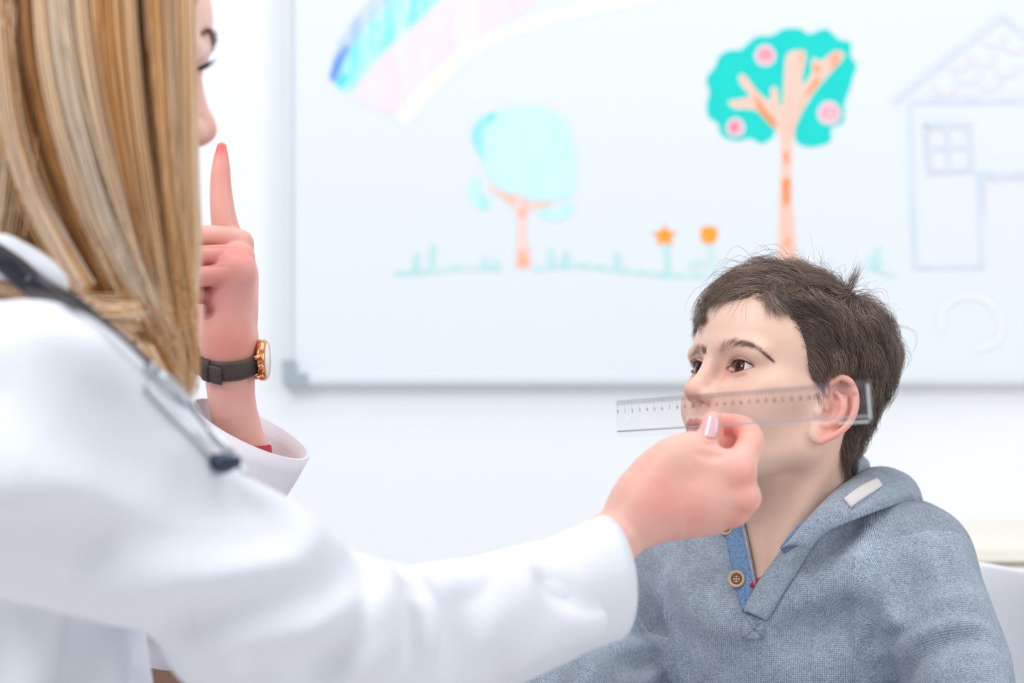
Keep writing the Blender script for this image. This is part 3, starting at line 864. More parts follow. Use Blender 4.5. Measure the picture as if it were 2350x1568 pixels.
# loose hairs and the cowlick standing up at the crown
def free_hairs(origin, dirs, lens, bend, rad, n_seg=9):
    t = np.linspace(0, 1, n_seg)[None, :, None]
    p = origin[:, None] + dirs[:, None] * t * lens[:, None, None] + bend[:, None] * (t ** 2) * lens[:, None, None]
    return p, rad * (1 - .8 * np.linspace(0, 1, n_seg) ** 2)[None].repeat(len(origin), 0)
sets = []
o = wl(P(1945, 662, 2.19)); tipd = wl(P(1975, 608, 2.19)) - o; L0 = np.linalg.norm(tipd)
n = 60; sets.append(free_hairs(o + rng.normal(0, .0022, (n, 3)), tipd / L0 + rng.normal(0, .06, (n, 3)), L0 * rng.uniform(.55, 1.15, n), np.tile(tipd / L0 * 0, (n, 1)) + rng.normal(0, .10, (n, 3)), .00016))
cand = np.flatnonzero(inh & (vS[:, 2] > .07) & (vS[:, 1] < .04))
i = rng.choice(cand, 240); o = SB.to(vS[i], np.full(240, .010)); d = SB.grad(o) * rng.uniform(.2, .8, (240, 1)) + flowB(o) * .8 + rng.normal(0, .25, (240, 3)); d /= np.linalg.norm(d, axis=1, keepdims=True)
sets.append(free_hairs(o, d, rng.uniform(.012, .034, 240), rng.normal(0, .25, (240, 3)) - SB.grad(o) * .35, .00011))
pp = np.vstack([a for a, b in sets]); rr = np.vstack([b for a, b in sets])
v, q, c = tube_strands(lw(pp), rr, base[None].repeat(len(pp), 0) * rng.uniform(.6, 1.2, (len(pp), 1)))
mesh_obj('loose_hairs', v, q, M_hair, HAIRB, col=c, kind='stuff')
# ---------------------------------------------------------------- the boy: clothes
def knit(name, light, dark, cu=.0019, cv=.0017, flip=False, depth=.0009):
    """stocking-stitch knit: columns of V stitches from the cloth's own coordinates"""
    m = NT(name); at = m.n('ShaderNodeAttribute', attribute_name='fuv'); sx = m.n('ShaderNodeSeparateXYZ'); m.l(at.outputs['Vector'], sx.inputs[0])
    def math_(op, a, b=None, v=None):
        x = m.n('ShaderNodeMath', operation=op); m.l(a, x.inputs[0])
        if b is not None: m.l(b, x.inputs[1])
        elif v is not None: x.inputs[1].default_value = v
        return x.outputs[0]
    U, V = (sx.outputs[1], sx.outputs[0]) if flip else (sx.outputs[0], sx.outputs[1])
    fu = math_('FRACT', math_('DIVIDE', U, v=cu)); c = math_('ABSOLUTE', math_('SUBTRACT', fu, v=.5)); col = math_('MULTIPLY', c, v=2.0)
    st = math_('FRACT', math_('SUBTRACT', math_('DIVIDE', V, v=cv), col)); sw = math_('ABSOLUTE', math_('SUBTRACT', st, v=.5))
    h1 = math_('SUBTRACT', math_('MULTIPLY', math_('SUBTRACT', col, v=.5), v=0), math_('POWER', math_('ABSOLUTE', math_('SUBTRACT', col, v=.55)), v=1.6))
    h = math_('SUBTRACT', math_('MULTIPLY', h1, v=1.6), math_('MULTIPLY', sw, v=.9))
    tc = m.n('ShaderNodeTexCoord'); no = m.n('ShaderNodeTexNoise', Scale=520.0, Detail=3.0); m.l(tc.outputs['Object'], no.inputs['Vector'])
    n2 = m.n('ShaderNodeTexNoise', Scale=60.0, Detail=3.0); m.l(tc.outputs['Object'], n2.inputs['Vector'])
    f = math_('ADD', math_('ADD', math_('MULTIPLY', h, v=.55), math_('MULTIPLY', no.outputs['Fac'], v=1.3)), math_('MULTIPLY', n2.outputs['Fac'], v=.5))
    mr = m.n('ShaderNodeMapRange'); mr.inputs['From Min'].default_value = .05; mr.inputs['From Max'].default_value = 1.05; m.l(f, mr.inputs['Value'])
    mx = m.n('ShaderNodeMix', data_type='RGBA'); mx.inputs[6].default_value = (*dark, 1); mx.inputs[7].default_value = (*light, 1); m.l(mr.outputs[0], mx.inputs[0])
    m.l(mx.outputs[2], m.b.inputs['Base Color'])
    bp = m.n('ShaderNodeBump', Strength=1.0, Distance=depth)
    hh = math_('ADD', h, math_('MULTIPLY', no.outputs['Fac'], v=.35)); m.l(hh, bp.inputs['Height']); m.l(bp.outputs['Normal'], m.b.inputs['Normal'])
    m.set(Roughness=.85, Specular_IOR_Level=.2, Sheen_Weight=.25, Sheen_Roughness=.5)
    return m.m
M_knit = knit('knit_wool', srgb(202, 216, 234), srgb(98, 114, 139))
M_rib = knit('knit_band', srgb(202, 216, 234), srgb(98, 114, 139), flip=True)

yaw = math.radians(20)
tf, tl = A3(-math.sin(yaw), -math.cos(yaw), 0), A3(math.cos(yaw), -math.sin(yaw), 0)
Ls, Rs = P(2098, 1296, 2.19), P(1525, 1350, 2.29)
BONES = [(P(1812, 1330, 2.25), P(1800, 1900, 2.28)), (Ls, P(2192, 1530, 2.14)), (P(2192, 1530, 2.14), P(2235, 1760, 2.06)), (Rs, P(1480, 1530, 2.27)), (P(1480, 1530, 2.27), P(1150, 1650, 2.10))]
SW = Field(P(1080, 1800, 2.16) * A3(1, 0, 1) + A3(-.05, 1.96, 0), P(2400, 1050, 2.2) * A3(1, 0, 1) + A3(.02, 2.44, 0), .0021)
SW.add(cone(*BONES[0], .088, .100, tl, 1.34))
SW.add(ell(P(1725, 1520, 2.21), (.06, .05, .075)), .05); SW.add(ell(P(1890, 1510, 2.20), (.06, .05, .075)), .05)
SW.add(cone(P(1850, 1285, 2.22), Ls, .050, .053), .05)
SW.add(cone(P(1770, 1310, 2.26), Rs, .050, .052), .05)
SW.add(cone(P(1930, 1230, 2.28), P(2090, 1270, 2.27), .045, .05), .04)
SW.add(chain([Ls, P(2192, 1530, 2.14), P(2235, 1760, 2.06)], [.053, .050, .047]), .012)
SW.add(chain([Rs, P(1484, 1500, 2.27), P(1440, 1545, 2.24), P(1150, 1650, 2.10)], [.050, .043, .042, .042]), .012)
def folds(F, items, default=2.2):
    """cloth ridges (+r) and valleys (-r) laid along picture polylines on the surface built so far"""
    v, q = F.mesh(0); T = bvh(v, q)
    for pts, r, k in items:
        p = [hit(T, x, y, -1) for x, y in cat(pts, 4)]
        p = [(a, n) for a, n in p if a[1] > 0]
        if len(p) < 3: continue
        m = len(p); w = np.sin(np.linspace(.12, math.pi - .12, m)) ** .6
        if r > 0: F.add(chain([a - n * r * .55 for a, n in p], np.abs(r) * w), k)
        else: F.sub(chain([a + n * abs(r) * .45 for a, n in p], np.abs(r) * w), k)
folds(SW, [
    ([(2135, 1185), (2075, 1235), (2030, 1290), (2003, 1350), (1998, 1410)], -0.0042, 0.006),
    ([(1998, 1410), (2015, 1460), (2050, 1510), (2095, 1555)], -0.0162, 0.016),
    ([(1445, 1300), (1470, 1380), (1495, 1460), (1512, 1530)], -0.0108, 0.012),
    ([(2020, 1500), (2075, 1440), (2150, 1400), (2235, 1385)], 0.0203, 0.022), ([(2050, 1470), (2110, 1440), (2190, 1420), (2245, 1425)], -0.0121, 0.015),
    ([(2060, 1535), (2120, 1480), (2200, 1450), (2270, 1470)], 0.0203, 0.020), ([(2085, 1550), (2150, 1505), (2230, 1480), (2290, 1500)], -0.0121, 0.015),
    ([(2100, 1562), (2170, 1530), (2260, 1520), (2310, 1535)], 0.0182, 0.019),
    ([(2045, 1260), (2010, 1310), (1985, 1380), (1990, 1440)], 0.0142, 0.019),
    ([(2080, 1330), (2060, 1380), (2045, 1430)], 0.0142, 0.017), ([(2105, 1300), (2100, 1350), (2080, 1400)], -0.0121, 0.017),
    ([(1985, 1210), (1950, 1270), (1925, 1330)], 0.0108, 0.022), ([(1960, 1195), (1930, 1250), (1895, 1320)], -0.0090, 0.020),
    ([(1770, 1440), (1840, 1400), (1900, 1350), (1950, 1290)], 0.0126, 0.030), ([(1800, 1460), (1880, 1440), (1960, 1400)], -0.0090, 0.030),
    ([(1560, 1330), (1590, 1380), (1640, 1420), (1700, 1440)], 0.0060, 0.030),
    ([(1420, 1470), (1450, 1495), (1490, 1500), (1515, 1485)], 0.0162, 0.016), ([(1390, 1510), (1430, 1525), (1480, 1522), (1512, 1512)], -0.0126, 0.010),
    ([(1330, 1560), (1350, 1530), (1390, 1520)], 0.0144, 0.014), ([(1280, 1570), (1300, 1545), (1330, 1530)], -0.0108, 0.012), ([(1250, 1575), (1270, 1550), (1300, 1540)], 0.0126, 0.014),
    
])
vsw0, qsw0 = SW.mesh(0); TS0 = bvh(vsw0, qsw0)        # closed torso, used to lay the collar on
# neck opening and the V
SW.sub(chain([P(1850, 1060, 2.24), P(1830, 1200, 2.23), P(1815, 1290, 2.215)], [.062, .055, .044]), .008)
for (x, y), r in zip(cat([(1785, 1200), (1766, 1245), (1752, 1290), (1743, 1328), (1737, 1352)], 5), cat(np.array([[.036], [.026], [.0150], [.0075], [.0030]]), 5)[:, 0]):
    a, n = hit(TS0, x, y, 2.15); SW.sub(cone(a - n * .035, a + n * .02, r, r * 1.05), .001)
vsw, qsw = SW.mesh(2)
def bone_field(v, pts):
    """distance to a chain of bones, with arc length and angle along it"""
    best = np.full(len(v), 9.0); T = np.zeros(len(v)); A = np.zeros(len(v)); s0 = 0.0
    D0 = pts[-1] - pts[0]; D0 = D0 / np.linalg.norm(D0); e1 = np.cross(D0, A3(0, 1, 0)); e1 /= np.linalg.norm(e1); e2 = np.cross(D0, e1)
    for a, b in zip(pts[:-1], pts[1:]):
        d = b - a; L = np.linalg.norm(d); d = d / L; w = v - a; t = w @ d; tt = np.clip(t, 0, L); o = w - tt[:, None] * d; r = np.linalg.norm(o, axis=1)
        m = r < best; best[m] = r[m]; T[m] = (s0 + tt)[m]; A[m] = np.arctan2(o @ e1, o @ e2)[m]; s0 += L
    return best, T, A
def cloth_uv(v, q, torso, arms, lat):
    """per-corner cloth coordinates: each face belongs to the torso or to one sleeve"""
    bt = bone_field(v, torso)[0] - .092; uv = np.c_[v @ lat, v[:, 2]][q]
    for ch in arms:
        b, T, A = bone_field(v, ch); m = ((b - .047) - bt)[q].mean(axis=1) < 0
        a = A[q]; a = np.where(a - a[:, :1] > math.pi, a - 2 * math.pi, np.where(a - a[:, :1] < -math.pi, a + 2 * math.pi, a))
        uv[m] = np.stack([a * .05, T[q]], -1)[m]
    return uv
ARMS = [[Ls, P(2240, 1760, 2.07)], [Rs, P(1480, 1530, 2.27)], [P(1460, 1540, 2.25), P(1150, 1650, 2.10)]]
uvS = cloth_uv(vsw, qsw, list(BONES[0]), ARMS, tl)
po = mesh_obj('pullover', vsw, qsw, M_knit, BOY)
_at = po.data.attributes.new('fuv', 'FLOAT_VECTOR', 'CORNER')
_nc = len(po.data.loops); _u3 = np.zeros((_nc, 3), np.float32); _u3[:, :2] = uvS.reshape(-1, 2)[:_nc]; _at.data.foreach_set('vector', _u3.ravel())
TS = bvh(vsw, qsw)
def add_ribbon(name, A, B, th, mat, parent, lift=0.0, n=6, across=6, tree=None, bulge=0.0, la=0.0, lb=0.0, **props):
    tree = tree or TS0
    a, b = hits(tree, A, n, 2.17, la), hits(tree, B, n, 2.17, lb)
    v, f, uv = ribbon(a, b, th, lift, across, (0, -1, .2), bulge)
    o = mesh_obj(name, v, f, mat, parent, uv=uv, **props); fix_normals(o)
    return o
M_denim = NT('denim'); M_denim.set(Roughness=.85, Specular_IOR_Level=.2)
_tc = M_denim.n('ShaderNodeTexCoord'); _n1 = M_denim.n('ShaderNodeTexNoise', Scale=900.0, Detail=2.0); _n2 = M_denim.n('ShaderNodeTexNoise', Scale=420.0, Detail=3.0); _mx = M_denim.n('ShaderNodeMath', operation='ADD'); _cr = M_denim.n('ShaderNodeValToRGB')
_cr.color_ramp.elements[0].position = .75; _cr.color_ramp.elements[0].color = (*srgb(84, 116, 158), 1); _cr.color_ramp.elements[1].position = 1.3 / 1.0 if False else 1.0; _cr.color_ramp.elements[1].color = (*srgb(124, 154, 192), 1)
_bp = M_denim.n('ShaderNodeBump', Strength=.6, Distance=.001)
for _n in (_n1, _n2): M_denim.l(_tc.outputs['Object'], _n.inputs['Vector'])
M_denim.l(_n1.outputs['Fac'], _mx.inputs[0]); M_denim.l(_n2.outputs['Fac'], _mx.inputs[1]); M_denim.l(_mx.outputs[0], _cr.inputs['Fac']); M_denim.l(_cr.outputs['Color'], M_denim.b.inputs['Base Color']); M_denim.l(_n2.outputs['Fac'], _bp.inputs['Height']); M_denim.l(_bp.outputs['Normal'], M_denim.b.inputs['Normal']); M_denim = M_denim.m
PULL = bpy.data.objects['pullover']
# button placket of blue denim, then the knitted flap beside it
add_ribbon('denim_placket', [(1664, 1212), (1672, 1262), (1684, 1320), (1696, 1372), (1704, 1404)], [(1700, 1182), (1712, 1232), (1724, 1290), (1735, 1345), (1712, 1402)], .0022, M_denim, PULL, .0005)
add_ribbon('placket_edging', [(1698, 1180), (1709, 1232), (1721, 1290), (1733, 1348)], [(1704, 1178), (1716, 1230), (1728, 1290), (1739, 1344)], .0034, M_rib, PULL, .0008, across=3)
add_ribbon('knit_flap', [(1800, 1258), (1772, 1298), (1748, 1332), (1726, 1372), (1708, 1410)], [(1872, 1240), (1832, 1310), (1804, 1352), (1784, 1388), (1760, 1424)], .0042, M_rib, PULL, .0006, bulge=.002, la=.004)
add_ribbon('denim_lining', [(1790, 1262), (1818, 1232), (1848, 1205)], [(1800, 1268), (1838, 1248), (1866, 1224)], .002, M_denim, PULL, .0050, across=3, la=.008, lb=.004)
add_ribbon('placket_box', [(1708, 1410), (1704, 1438), (1702, 1466)], [(1758, 1418), (1755, 1442), (1752, 1464)], .0026, M_rib, PULL, .0008, across=4)
for A, B in (([(1708, 1416), (1752, 1460)], [(1711, 1414), (1755, 1458)]), ([(1755, 1422), (1706, 1462)], [(1752, 1420), (1703, 1460)])):
    add_ribbon('cross_stitch', A, B, .0012, M_rib, PULL, .0034, across=2, n=5)
# hood laid back as a broad collar, its rolled second layer and the cloth tab
def ribbon3(name, A, B, th, mat, parent, lift, across, bulge, n=6, **props):
    a, b = cat([P(*p) for p in A], n), cat([P(*p) for p in B], n)
    v, f, uv = ribbon(a, b, th, lift, across, (0, -1, .3), bulge)
    return fix_normals(mesh_obj(name, v, f, mat, parent, uv=uv, **props))
ribbon3('collar', [(1792, 1266, 2.135), (1850, 1202, 2.145), (1905, 1144, 2.165), (1955, 1102, 2.20), (1998, 1082, 2.25), (2020, 1088, 2.29)],
        [(1858, 1240, 2.138), (1915, 1214, 2.136), (1970, 1192, 2.142), (2030, 1170, 2.165), (2085, 1156, 2.20), (2112, 1162, 2.24)], .006, M_rib, PULL, .001, 10, .009)
cr = [P(1908, 1150, 2.19), P(1925, 1110, 2.215), P(1950, 1078, 2.25), P(1968, 1072, 2.29), P(1975, 1085, 2.33)]
v, f = tube(cr, [.010, .013, .013, .012, .010], 12, 6); o = mesh_obj('hood_roll', v, f, M_rib, PULL, uv=np.c_[v[:, 0] + v[:, 2], v[:, 1]]); fix_normals(o)
M_tab = plain('cotton_tab', srgb(226, 222, 222), .85, .9, 1300)
TC = bvh(*[(np.array([p.co[:] for p in bpy.data.objects['collar'].data.vertices])), [tuple(p.vertices) for p in bpy.data.objects['collar'].data.polygons]])
add_ribbon('tab', [(1934, 1146), (1958, 1128), (1984, 1112), (2010, 1100)], [(1951, 1167), (1976, 1149), (2001, 1133), (2023, 1118)], .0022, M_tab, PULL, .0006, tree=TC, across=5, label='white woven cotton tab')
# red T-shirt neckband, seen at the nape and in the V
M_red = plain('red_jersey', srgb(190, 22, 38), .8, .4, 900)
v, f = tube(hits(TB, [(1690, 1325), (1720, 1345), (1750, 1338), (1790, 1310)], 0, 2.18, .0015), .0055, 10, 6); mesh_obj('red_t_shirt', v, f, M_red, BOY)
v, f = tube([P(1860, 1185, 2.18), P(1900, 1145, 2.195), P(1920, 1110, 2.23), P(1926, 1092, 2.27)], .008, 10, 6); mesh_obj('red_t_shirt', v, f, M_red, BOY)
# buttons
M_but = plain('button_tan', srgb(206, 172, 140), .45); M_butd = plain('button_brown', srgb(92, 66, 60), .4); M_thread = plain('button_thread', srgb(196, 150, 70), .7)
def button(px, py, r):
    c, n = hit(TS0, px, py, 2.17, .0040); n = n * .5 + A3(-.15, -.8, .05); n /= np.linalg.norm(n)
    e1 = np.cross(A3(0, 0, 1), n); e1 /= np.linalg.norm(e1); e2 = np.cross(n, e1)
    prof = [(0, .0006), (.62, .0006), (.70, .0011), (.80, .0022), (.90, .0024), (1, .0014), (1, 0), (0, 0)]
    S = 28; v, f = [], []
    for pr, ph in prof:
        for k in range(S):
            a = 2 * math.pi * k / S; v.append(c + n * (ph + .0004) + r * pr * (math.cos(a) * e1 + math.sin(a) * e2))
    for i in range(len(prof) - 1):
        for k in range(S): f.append((i * S + k, i * S + (k + 1) % S, (i + 1) * S + (k + 1) % S, (i + 1) * S + k))
    o = mesh_obj('button', v, f, M_but, BOY); fix_normals(o)
    def disc(name, rr, h, cx, cy, mat, rin=0.0):
        vv = [c + n * h + e1 * cx + e2 * cy + (rr if ring else rin) * (math.cos(a) * e1 + math.sin(a) * e2) - n * (0 if ring else 0) for ring in (1, 0) for a in np.arange(20) * 2 * math.pi / 20]
        fix_normals(mesh_obj(name, vv, [(k, (k + 1) % 20, 20 + (k + 1) % 20, 20 + k) for k in range(20)], mat, o, smooth=False))
    disc('button_ring', r * .68, .00112, 0, 0, M_butd, r * .40)
    for sx in (-1, 1):
        for sy in (-1, 1): disc('button_hole', r * .095, .00116, sx * r * .17, sy * r * .17, plain('hole_dark', (.01, .008, .008), .8))
    disc('thread', r * .1, .00125, 0, 0, M_thread)
button(1695, 1331, .0078); button(1671, 1216, .0074)
# trousers and shoes below the frame
TR = Field((-.05, 1.6, 0.0), (.55, 2.5, .75), .007)
hip = A3(.26, 2.27, .53)
for s in (-1, 1):
    h0 = hip + tl * .075 * s; kn = h0 + tf * .30 + A3(0, 0, .0); an = kn + tf * .02 + A3(0, 0, -.42)
    TR.add(chain([h0, kn, an], [.085, .062, .050]), .04)
TR.add(ell(hip + A3(0, 0, .03), (.15, .12, .09)), .05)
v, q = TR.mesh(2); mesh_obj('trousers', v, q, M_denim, BOY)
for s in (-1, 1):
    an = hip + tl * .075 * s + tf * .32 + A3(0, 0, -.47); sc_ = an * A3(1, 1, 0) + tf * .06 + A3(0, 0, .034)
    SH = Field(sc_ - A3(.13, .13, .04), sc_ + A3(.13, .13, .05), .006); SH.add(ell(sc_, (.042, .105, .034), np.stack([tl, tf, A3(0, 0, 1)], 1)))
    v, q = SH.mesh(2); mesh_obj('shoe', v, q, plain('shoe_canvas', srgb(60, 62, 70), .7), BOY)

# ---------------------------------------------------------------- white tub chair
M_plastic = plain('white_plastic', srgb(234, 235, 240), .35)
CH = thing('tub_chair', 'white plastic tub chair with rounded back that the boy sits on', 'chair')
cx, cy = .285, 2.33
def shell_pt(a, z, r): return A3(cx, cy, 0) + r * (math.sin(a) * tl - math.cos(a) * tf) + A3(0, 0, z)
na, nz = 48, 14; v = []; 
for side in (0, 1):
    for i in range(na + 1):
        a = math.radians(-118 + 236 * i / na); topz = .775 + .045 * math.cos(a) - .10 * max(0, abs(math.degrees(a)) - 55) / 60
        for j in range(nz + 1):
            t = j / nz; z = .44 + (topz - .44) * t
            r = .215 + .075 * math.sin(min(1, t * 1.1) * math.pi / 2) + (0.010 if side else -.0) + .012 * t ** 4
            v.append(shell_pt(a, z, r))
M1 = (na + 1) * (nz + 1); f = []
g = lambda i, j: i * (nz + 1) + j
for i in range(na):
    for j in range(nz): f += [(g(i, j), g(i + 1, j), g(i + 1, j + 1), g(i, j + 1)), (M1 + g(i, j), M1 + g(i, j + 1), M1 + g(i + 1, j + 1), M1 + g(i + 1, j))]
    f += [(g(i, nz), g(i + 1, nz), M1 + g(i + 1, nz), M1 + g(i, nz)), (g(i, 0), M1 + g(i, 0), M1 + g(i + 1, 0), g(i + 1, 0))]
for j in range(nz): f += [(g(0, j), g(0, j + 1), M1 + g(0, j + 1), M1 + g(0, j)), (g(na, j), M1 + g(na, j), M1 + g(na, j + 1), g(na, j + 1))]
o = fix_normals(mesh_obj('backrest', v, f, M_plastic, CH)); b = o.modifiers.new('bevel', 'BEVEL'); b.width = .004; b.segments = 3; b.limit_method = 'ANGLE'
SE = Field((cx - .32, cy - .34, .40), (cx + .32, cy + .30, .50), .006)
SE.add(ell(A3(cx, cy - .01, .443), (.235, .245, .022))); vv, qq = SE.mesh(2); mesh_obj('seat', vv, qq, M_plastic, CH)
for sx in (-1, 1):
    for sy in (-1, 1):
        v, f = tube([A3(cx, cy, .435) + tl * .13 * sx + tf * .13 * sy, A3(cx, cy, 0.0) + tl * .21 * sx + tf * .20 * sy], [.016, .011], 12, 0); mesh_obj('leg', v, f, plain('beech_leg', srgb(206, 170, 128), .5), CH)
# ---------------------------------------------------------------- low cream cabinet by the wall
CB = thing('low_cabinet', 'low cream cabinet standing against the wall behind the white chair', 'cabinet')
M_cream = plain('cream_laminate', srgb(238, 232, 220), .5)
x0 = P(2120, 1200, 3.1)[0]; tz = P(2300, 1245, 3.1)[2]
box('carcass', (x0, 3.05, .06), (x0 + 1.2, WALL_D - .002, tz - .02), M_cream, CB)
box('top', (x0 - .01, 3.03, tz - .02), (x0 + 1.21, WALL_D - .002, tz), M_cream, CB, .003)
box('plinth', (x0 + .03, 3.08, 0), (x0 + 1.17, WALL_D - .004, .06), M_cream, CB)
for k in range(3):
    d = box('door', (x0 + .005 + k * .4, 3.032, .065), (x0 + .395 + k * .4, 3.05, tz - .025), M_cream, CB, .002)
    box('handle', (x0 + .35 + k * .4, 3.015, tz - .16), (x0 + .36 + k * .4, 3.032, tz - .06), M_alu, d)
# ---------------------------------------------------------------- the doctor
DOC = thing('person', 'woman in a white coat with long blonde hair, raising a finger and holding a ruler', 'person')
SC = 1.08
RD, OD = head_frame(-113.0, -9.0, 0.0, (-.3165, 1.735, 1.2530))
FD = Field((-.085, -.12, -.16), (.085, .125, .115), .0016)
build_head(FD, [(cone((0, -.025, -.03), (0, -.060, -.16), .050, .054), .02)])
vD, qD = FD.mesh(2)
SKD, BLD = srgb(238, 200, 188), srgb(228, 150, 142)
cD = skin_colour(vD, SKD, srgb(205, 110, 115), BLD, False)
def lwd(p):
    p = np.array(p, float) * SC; p[..., 2] = np.where(p[..., 2] < 0, p[..., 2] * 1.16, p[..., 2])
    return p @ RD.T + OD
parts_v, parts_q, parts_c = [lwd(vD)], [flipq(qD)], [cD]
def tint(v, base, blobs):
    c = np.tile(np.array(base), (len(v), 1))
    for p, r, rgb, a in blobs:
        w = (a * np.exp(-(((v - p) / r) ** 2).sum(1)))[:, None]; c = c * (1 - w) + np.array(rgb) * w
    return c

# right hand holding the ruler between thumb and forefinger
HZ = -.035
Q = lambda x, y, d: P(x, y, d + HZ)
HR = Field(np.minimum(P(1200, 1420, 1.80), P(1200, 1420, 2.0)) - .02, P(1790, 900, 2.02) + A3(.01, .02, .02), .0011)
arm_n = A3(-.35, -.75, .55); arm_n /= np.linalg.norm(arm_n)
HR.add(chain([Q(1180, 1420, 1.83), Q(1330, 1300, 1.87), Q(1425, 1222, 1.895), Q(1480, 1175, 1.905)], [.033, .027, .0215, .022], n=3))
wr = Q(1475, 1170, 1.905)
for (x, y, d), r0, r1 in (((1688, 1088, 1.905), .019, .0118), ((1706, 1142, 1.905), .020, .0122), ((1680, 1174, 1.915), .019, .0112), ((1630, 1192, 1.93), .017, .0100)):
    HR.add(cone(wr, Q(x, y, d), r0, r1), .016)
HR.add(ell(Q(1580, 1130, 1.915), (.034, .018, .030)), .016)
HR.add(ell(Q(1520, 1100, 1.915), (.022, .018, .022)), .018)
# knuckles
for x, y, d, r in ((1700, 1090, 1.897, .0095), (1714, 1145, 1.897, .010), (1686, 1177, 1.907, .009), (1636, 1197, 1.924, .008)):
    HR.add(ell(Q(x, y, d), (r, r, r)), .008)
# folded fingers: middle, ring, little
HR.add(chain([Q(1704, 1140, 1.908), Q(1704, 1120, 1.942), Q(1684, 1062, 1.955), Q(1668, 1020, 1.948)], [.0115, .0108, .0100, .0085], n=3), .004)
HR.add(chain([Q(1680, 1174, 1.918), Q(1690, 1160, 1.950), Q(1650, 1110, 1.972), Q(1630, 1090, 1.955)], [.0108, .0100, .0092, .008], n=3), .004)
HR.add(chain([Q(1630, 1192, 1.932), Q(1636, 1178, 1.962), Q(1600, 1150, 1.975), Q(1590, 1130, 1.96)], [.0100, .0092, .0085, .0075], n=3), .004)
HR.add(ell(Q(1672, 1018, 1.946), (.0095, .008, .0105)), .002)
# forefinger: up from its knuckle, bending back behind the ruler
HR.add(chain([Q(1688, 1086, 1.905), Q(1712, 1040, 1.915), Q(1722, 1006, 1.926), Q(1700, 980, 1.938), Q(1664, 972, 1.941)], [.0125, .0110, .0105, .0092, .0080], n=4), .005)
# thumb
HR.add(chain([Q(1490, 1130, 1.905), Q(1545, 1052, 1.905), Q(1590, 1032, 1.908)], [.020, .0165, .0130], n=3), .014)
HR.add(chain([Q(1585, 1034, 1.908), Q(1618, 1030, 1.912), Q(1630, 1000, 1.912), Q(1636, 968, 1.913)], [.0130, .0108, .0100, .0082], n=4), .006)
HR.add(cone(Q(1560, 1058, 1.905), Q(1690, 1072, 1.902), .012, .011), .012)          # web between thumb and forefinger
HR.sub(chain([Q(1604, 1042, 1.888), Q(1630, 1046, 1.890), Q(1656, 1046, 1.892)], [.0012, .0030, .0016], n=3), .005)
HR.sub(chain([Q(1661, 960, 1.905), Q(1660, 1000, 1.905), Q(1655, 1040, 1.908)], [.0012, .0022, .0028], n=3), .003)
for y in (1014, 1020): HR.sub(chain([Q(1606, y, 1.899), Q(1622, y + 4, 1.898), Q(1640, y + 2, 1.900)], .0003, n=3), .002)
vh, qh = HR.mesh(2)
PK = srgb(226, 140, 132)
ch = tint(vh, srgb(232, 184, 171), [(Q(1702, 1092, 1.895), .012, PK, .8), (Q(1714, 1150, 1.895), .011, PK, .6), (Q(1690, 1200, 1.90), .010, PK, .6), (Q(1520, 1140, 1.88), .022, PK, .55), (Q(1600, 1190, 1.89), .02, PK, .45), (Q(1690, 975, 1.93), .020, srgb(238, 138, 120), .7), (Q(1655, 1035, 1.92), .014, srgb(210, 90, 84), .6), (Q(1635, 985, 1.91), .012, srgb(232, 150, 146), .5)])
parts_v.append(vh); parts_q.append(qh); parts_c.append(ch)
TH = bvh(vh, qh)

# left hand raised with the forefinger up, seen from its little-finger side
HL = Field(P(420, 1130, 2.12) * A3(1, 0, 1) + A3(-.03, 1.93, 0), P(640, 300, 1.95) * A3(1, 0, 1) + A3(.02, 2.13, .02), .0012)
HL.add(chain([P(575, 1110, 2.03), P(536, 945, 2.01), P(527, 850, 2.005), P(526, 790, 2.005)], [.023, .0195, .0210, .022], A3(0, 1, 0), 1.25, n=3))
HL.add(cone(P(526, 800, 2.008), P(528, 640, 2.02), .021, .023, A3(0, 1, 0), 1.45), .012)
HL.add(cone(P(520, 760, 1.992), P(540, 620, 1.985), .017, .015), .012)                      # heel of the hand
for d, y in ((2.045, 562), (2.022, 558), (2.0, 588), (1.981, 628)):
    HL.add(cone(P(528, 720, 2.01), P(548, y, d), .015, .0108), .012)
    HL.add(ell(P(554, y + 2, d), (.0092, .0085, .0095)), .006)
# little, ring and middle finger folded, forefinger up
HL.add(chain([P(548, 628, 1.981), P(495, 632, 1.976), P(442, 640, 1.978), P(446, 672, 1.984), P(478, 680, 1.99)], [.0098, .0088, .0082, .0078, .0068], n=4), .0030)
HL.add(chain([P(548, 590, 2.0), P(495, 588, 1.990), P(434, 594, 1.991), P(436, 630, 2.0), P(476, 655, 2.005)], [.0104, .0094, .0088, .0084, .0075], n=4), .0025)
HL.add(chain([P(546, 556, 2.02), P(495, 544, 2.006), P(434, 548, 2.006), P(434, 585, 2.02), P(476, 625, 2.02)], [.0106, .0096, .0090, .0086, .0078], n=4), .0025)
HL.add(chain([P(534, 585, 2.040), P(515, 512, 2.034), P(507, 440, 2.034), P(507, 380, 2.034), P(509, 338, 2.034)], [.0140, .0112, .0094, .0075, .0042], n=4), .006)
HL.sub(chain([P(478, 698, 1.972), P(480, 712, 1.975), P(476, 724, 1.985)], [.003, .0055, .003], n=3), .003)
HL.add(chain([P(500, 780, 2.05), P(470, 700, 2.055), P(455, 640, 2.05), P(470, 590, 2.04)], [.018, .014, .0115, .009], n=3), .008)   # thumb
vl, ql = HL.mesh(2)
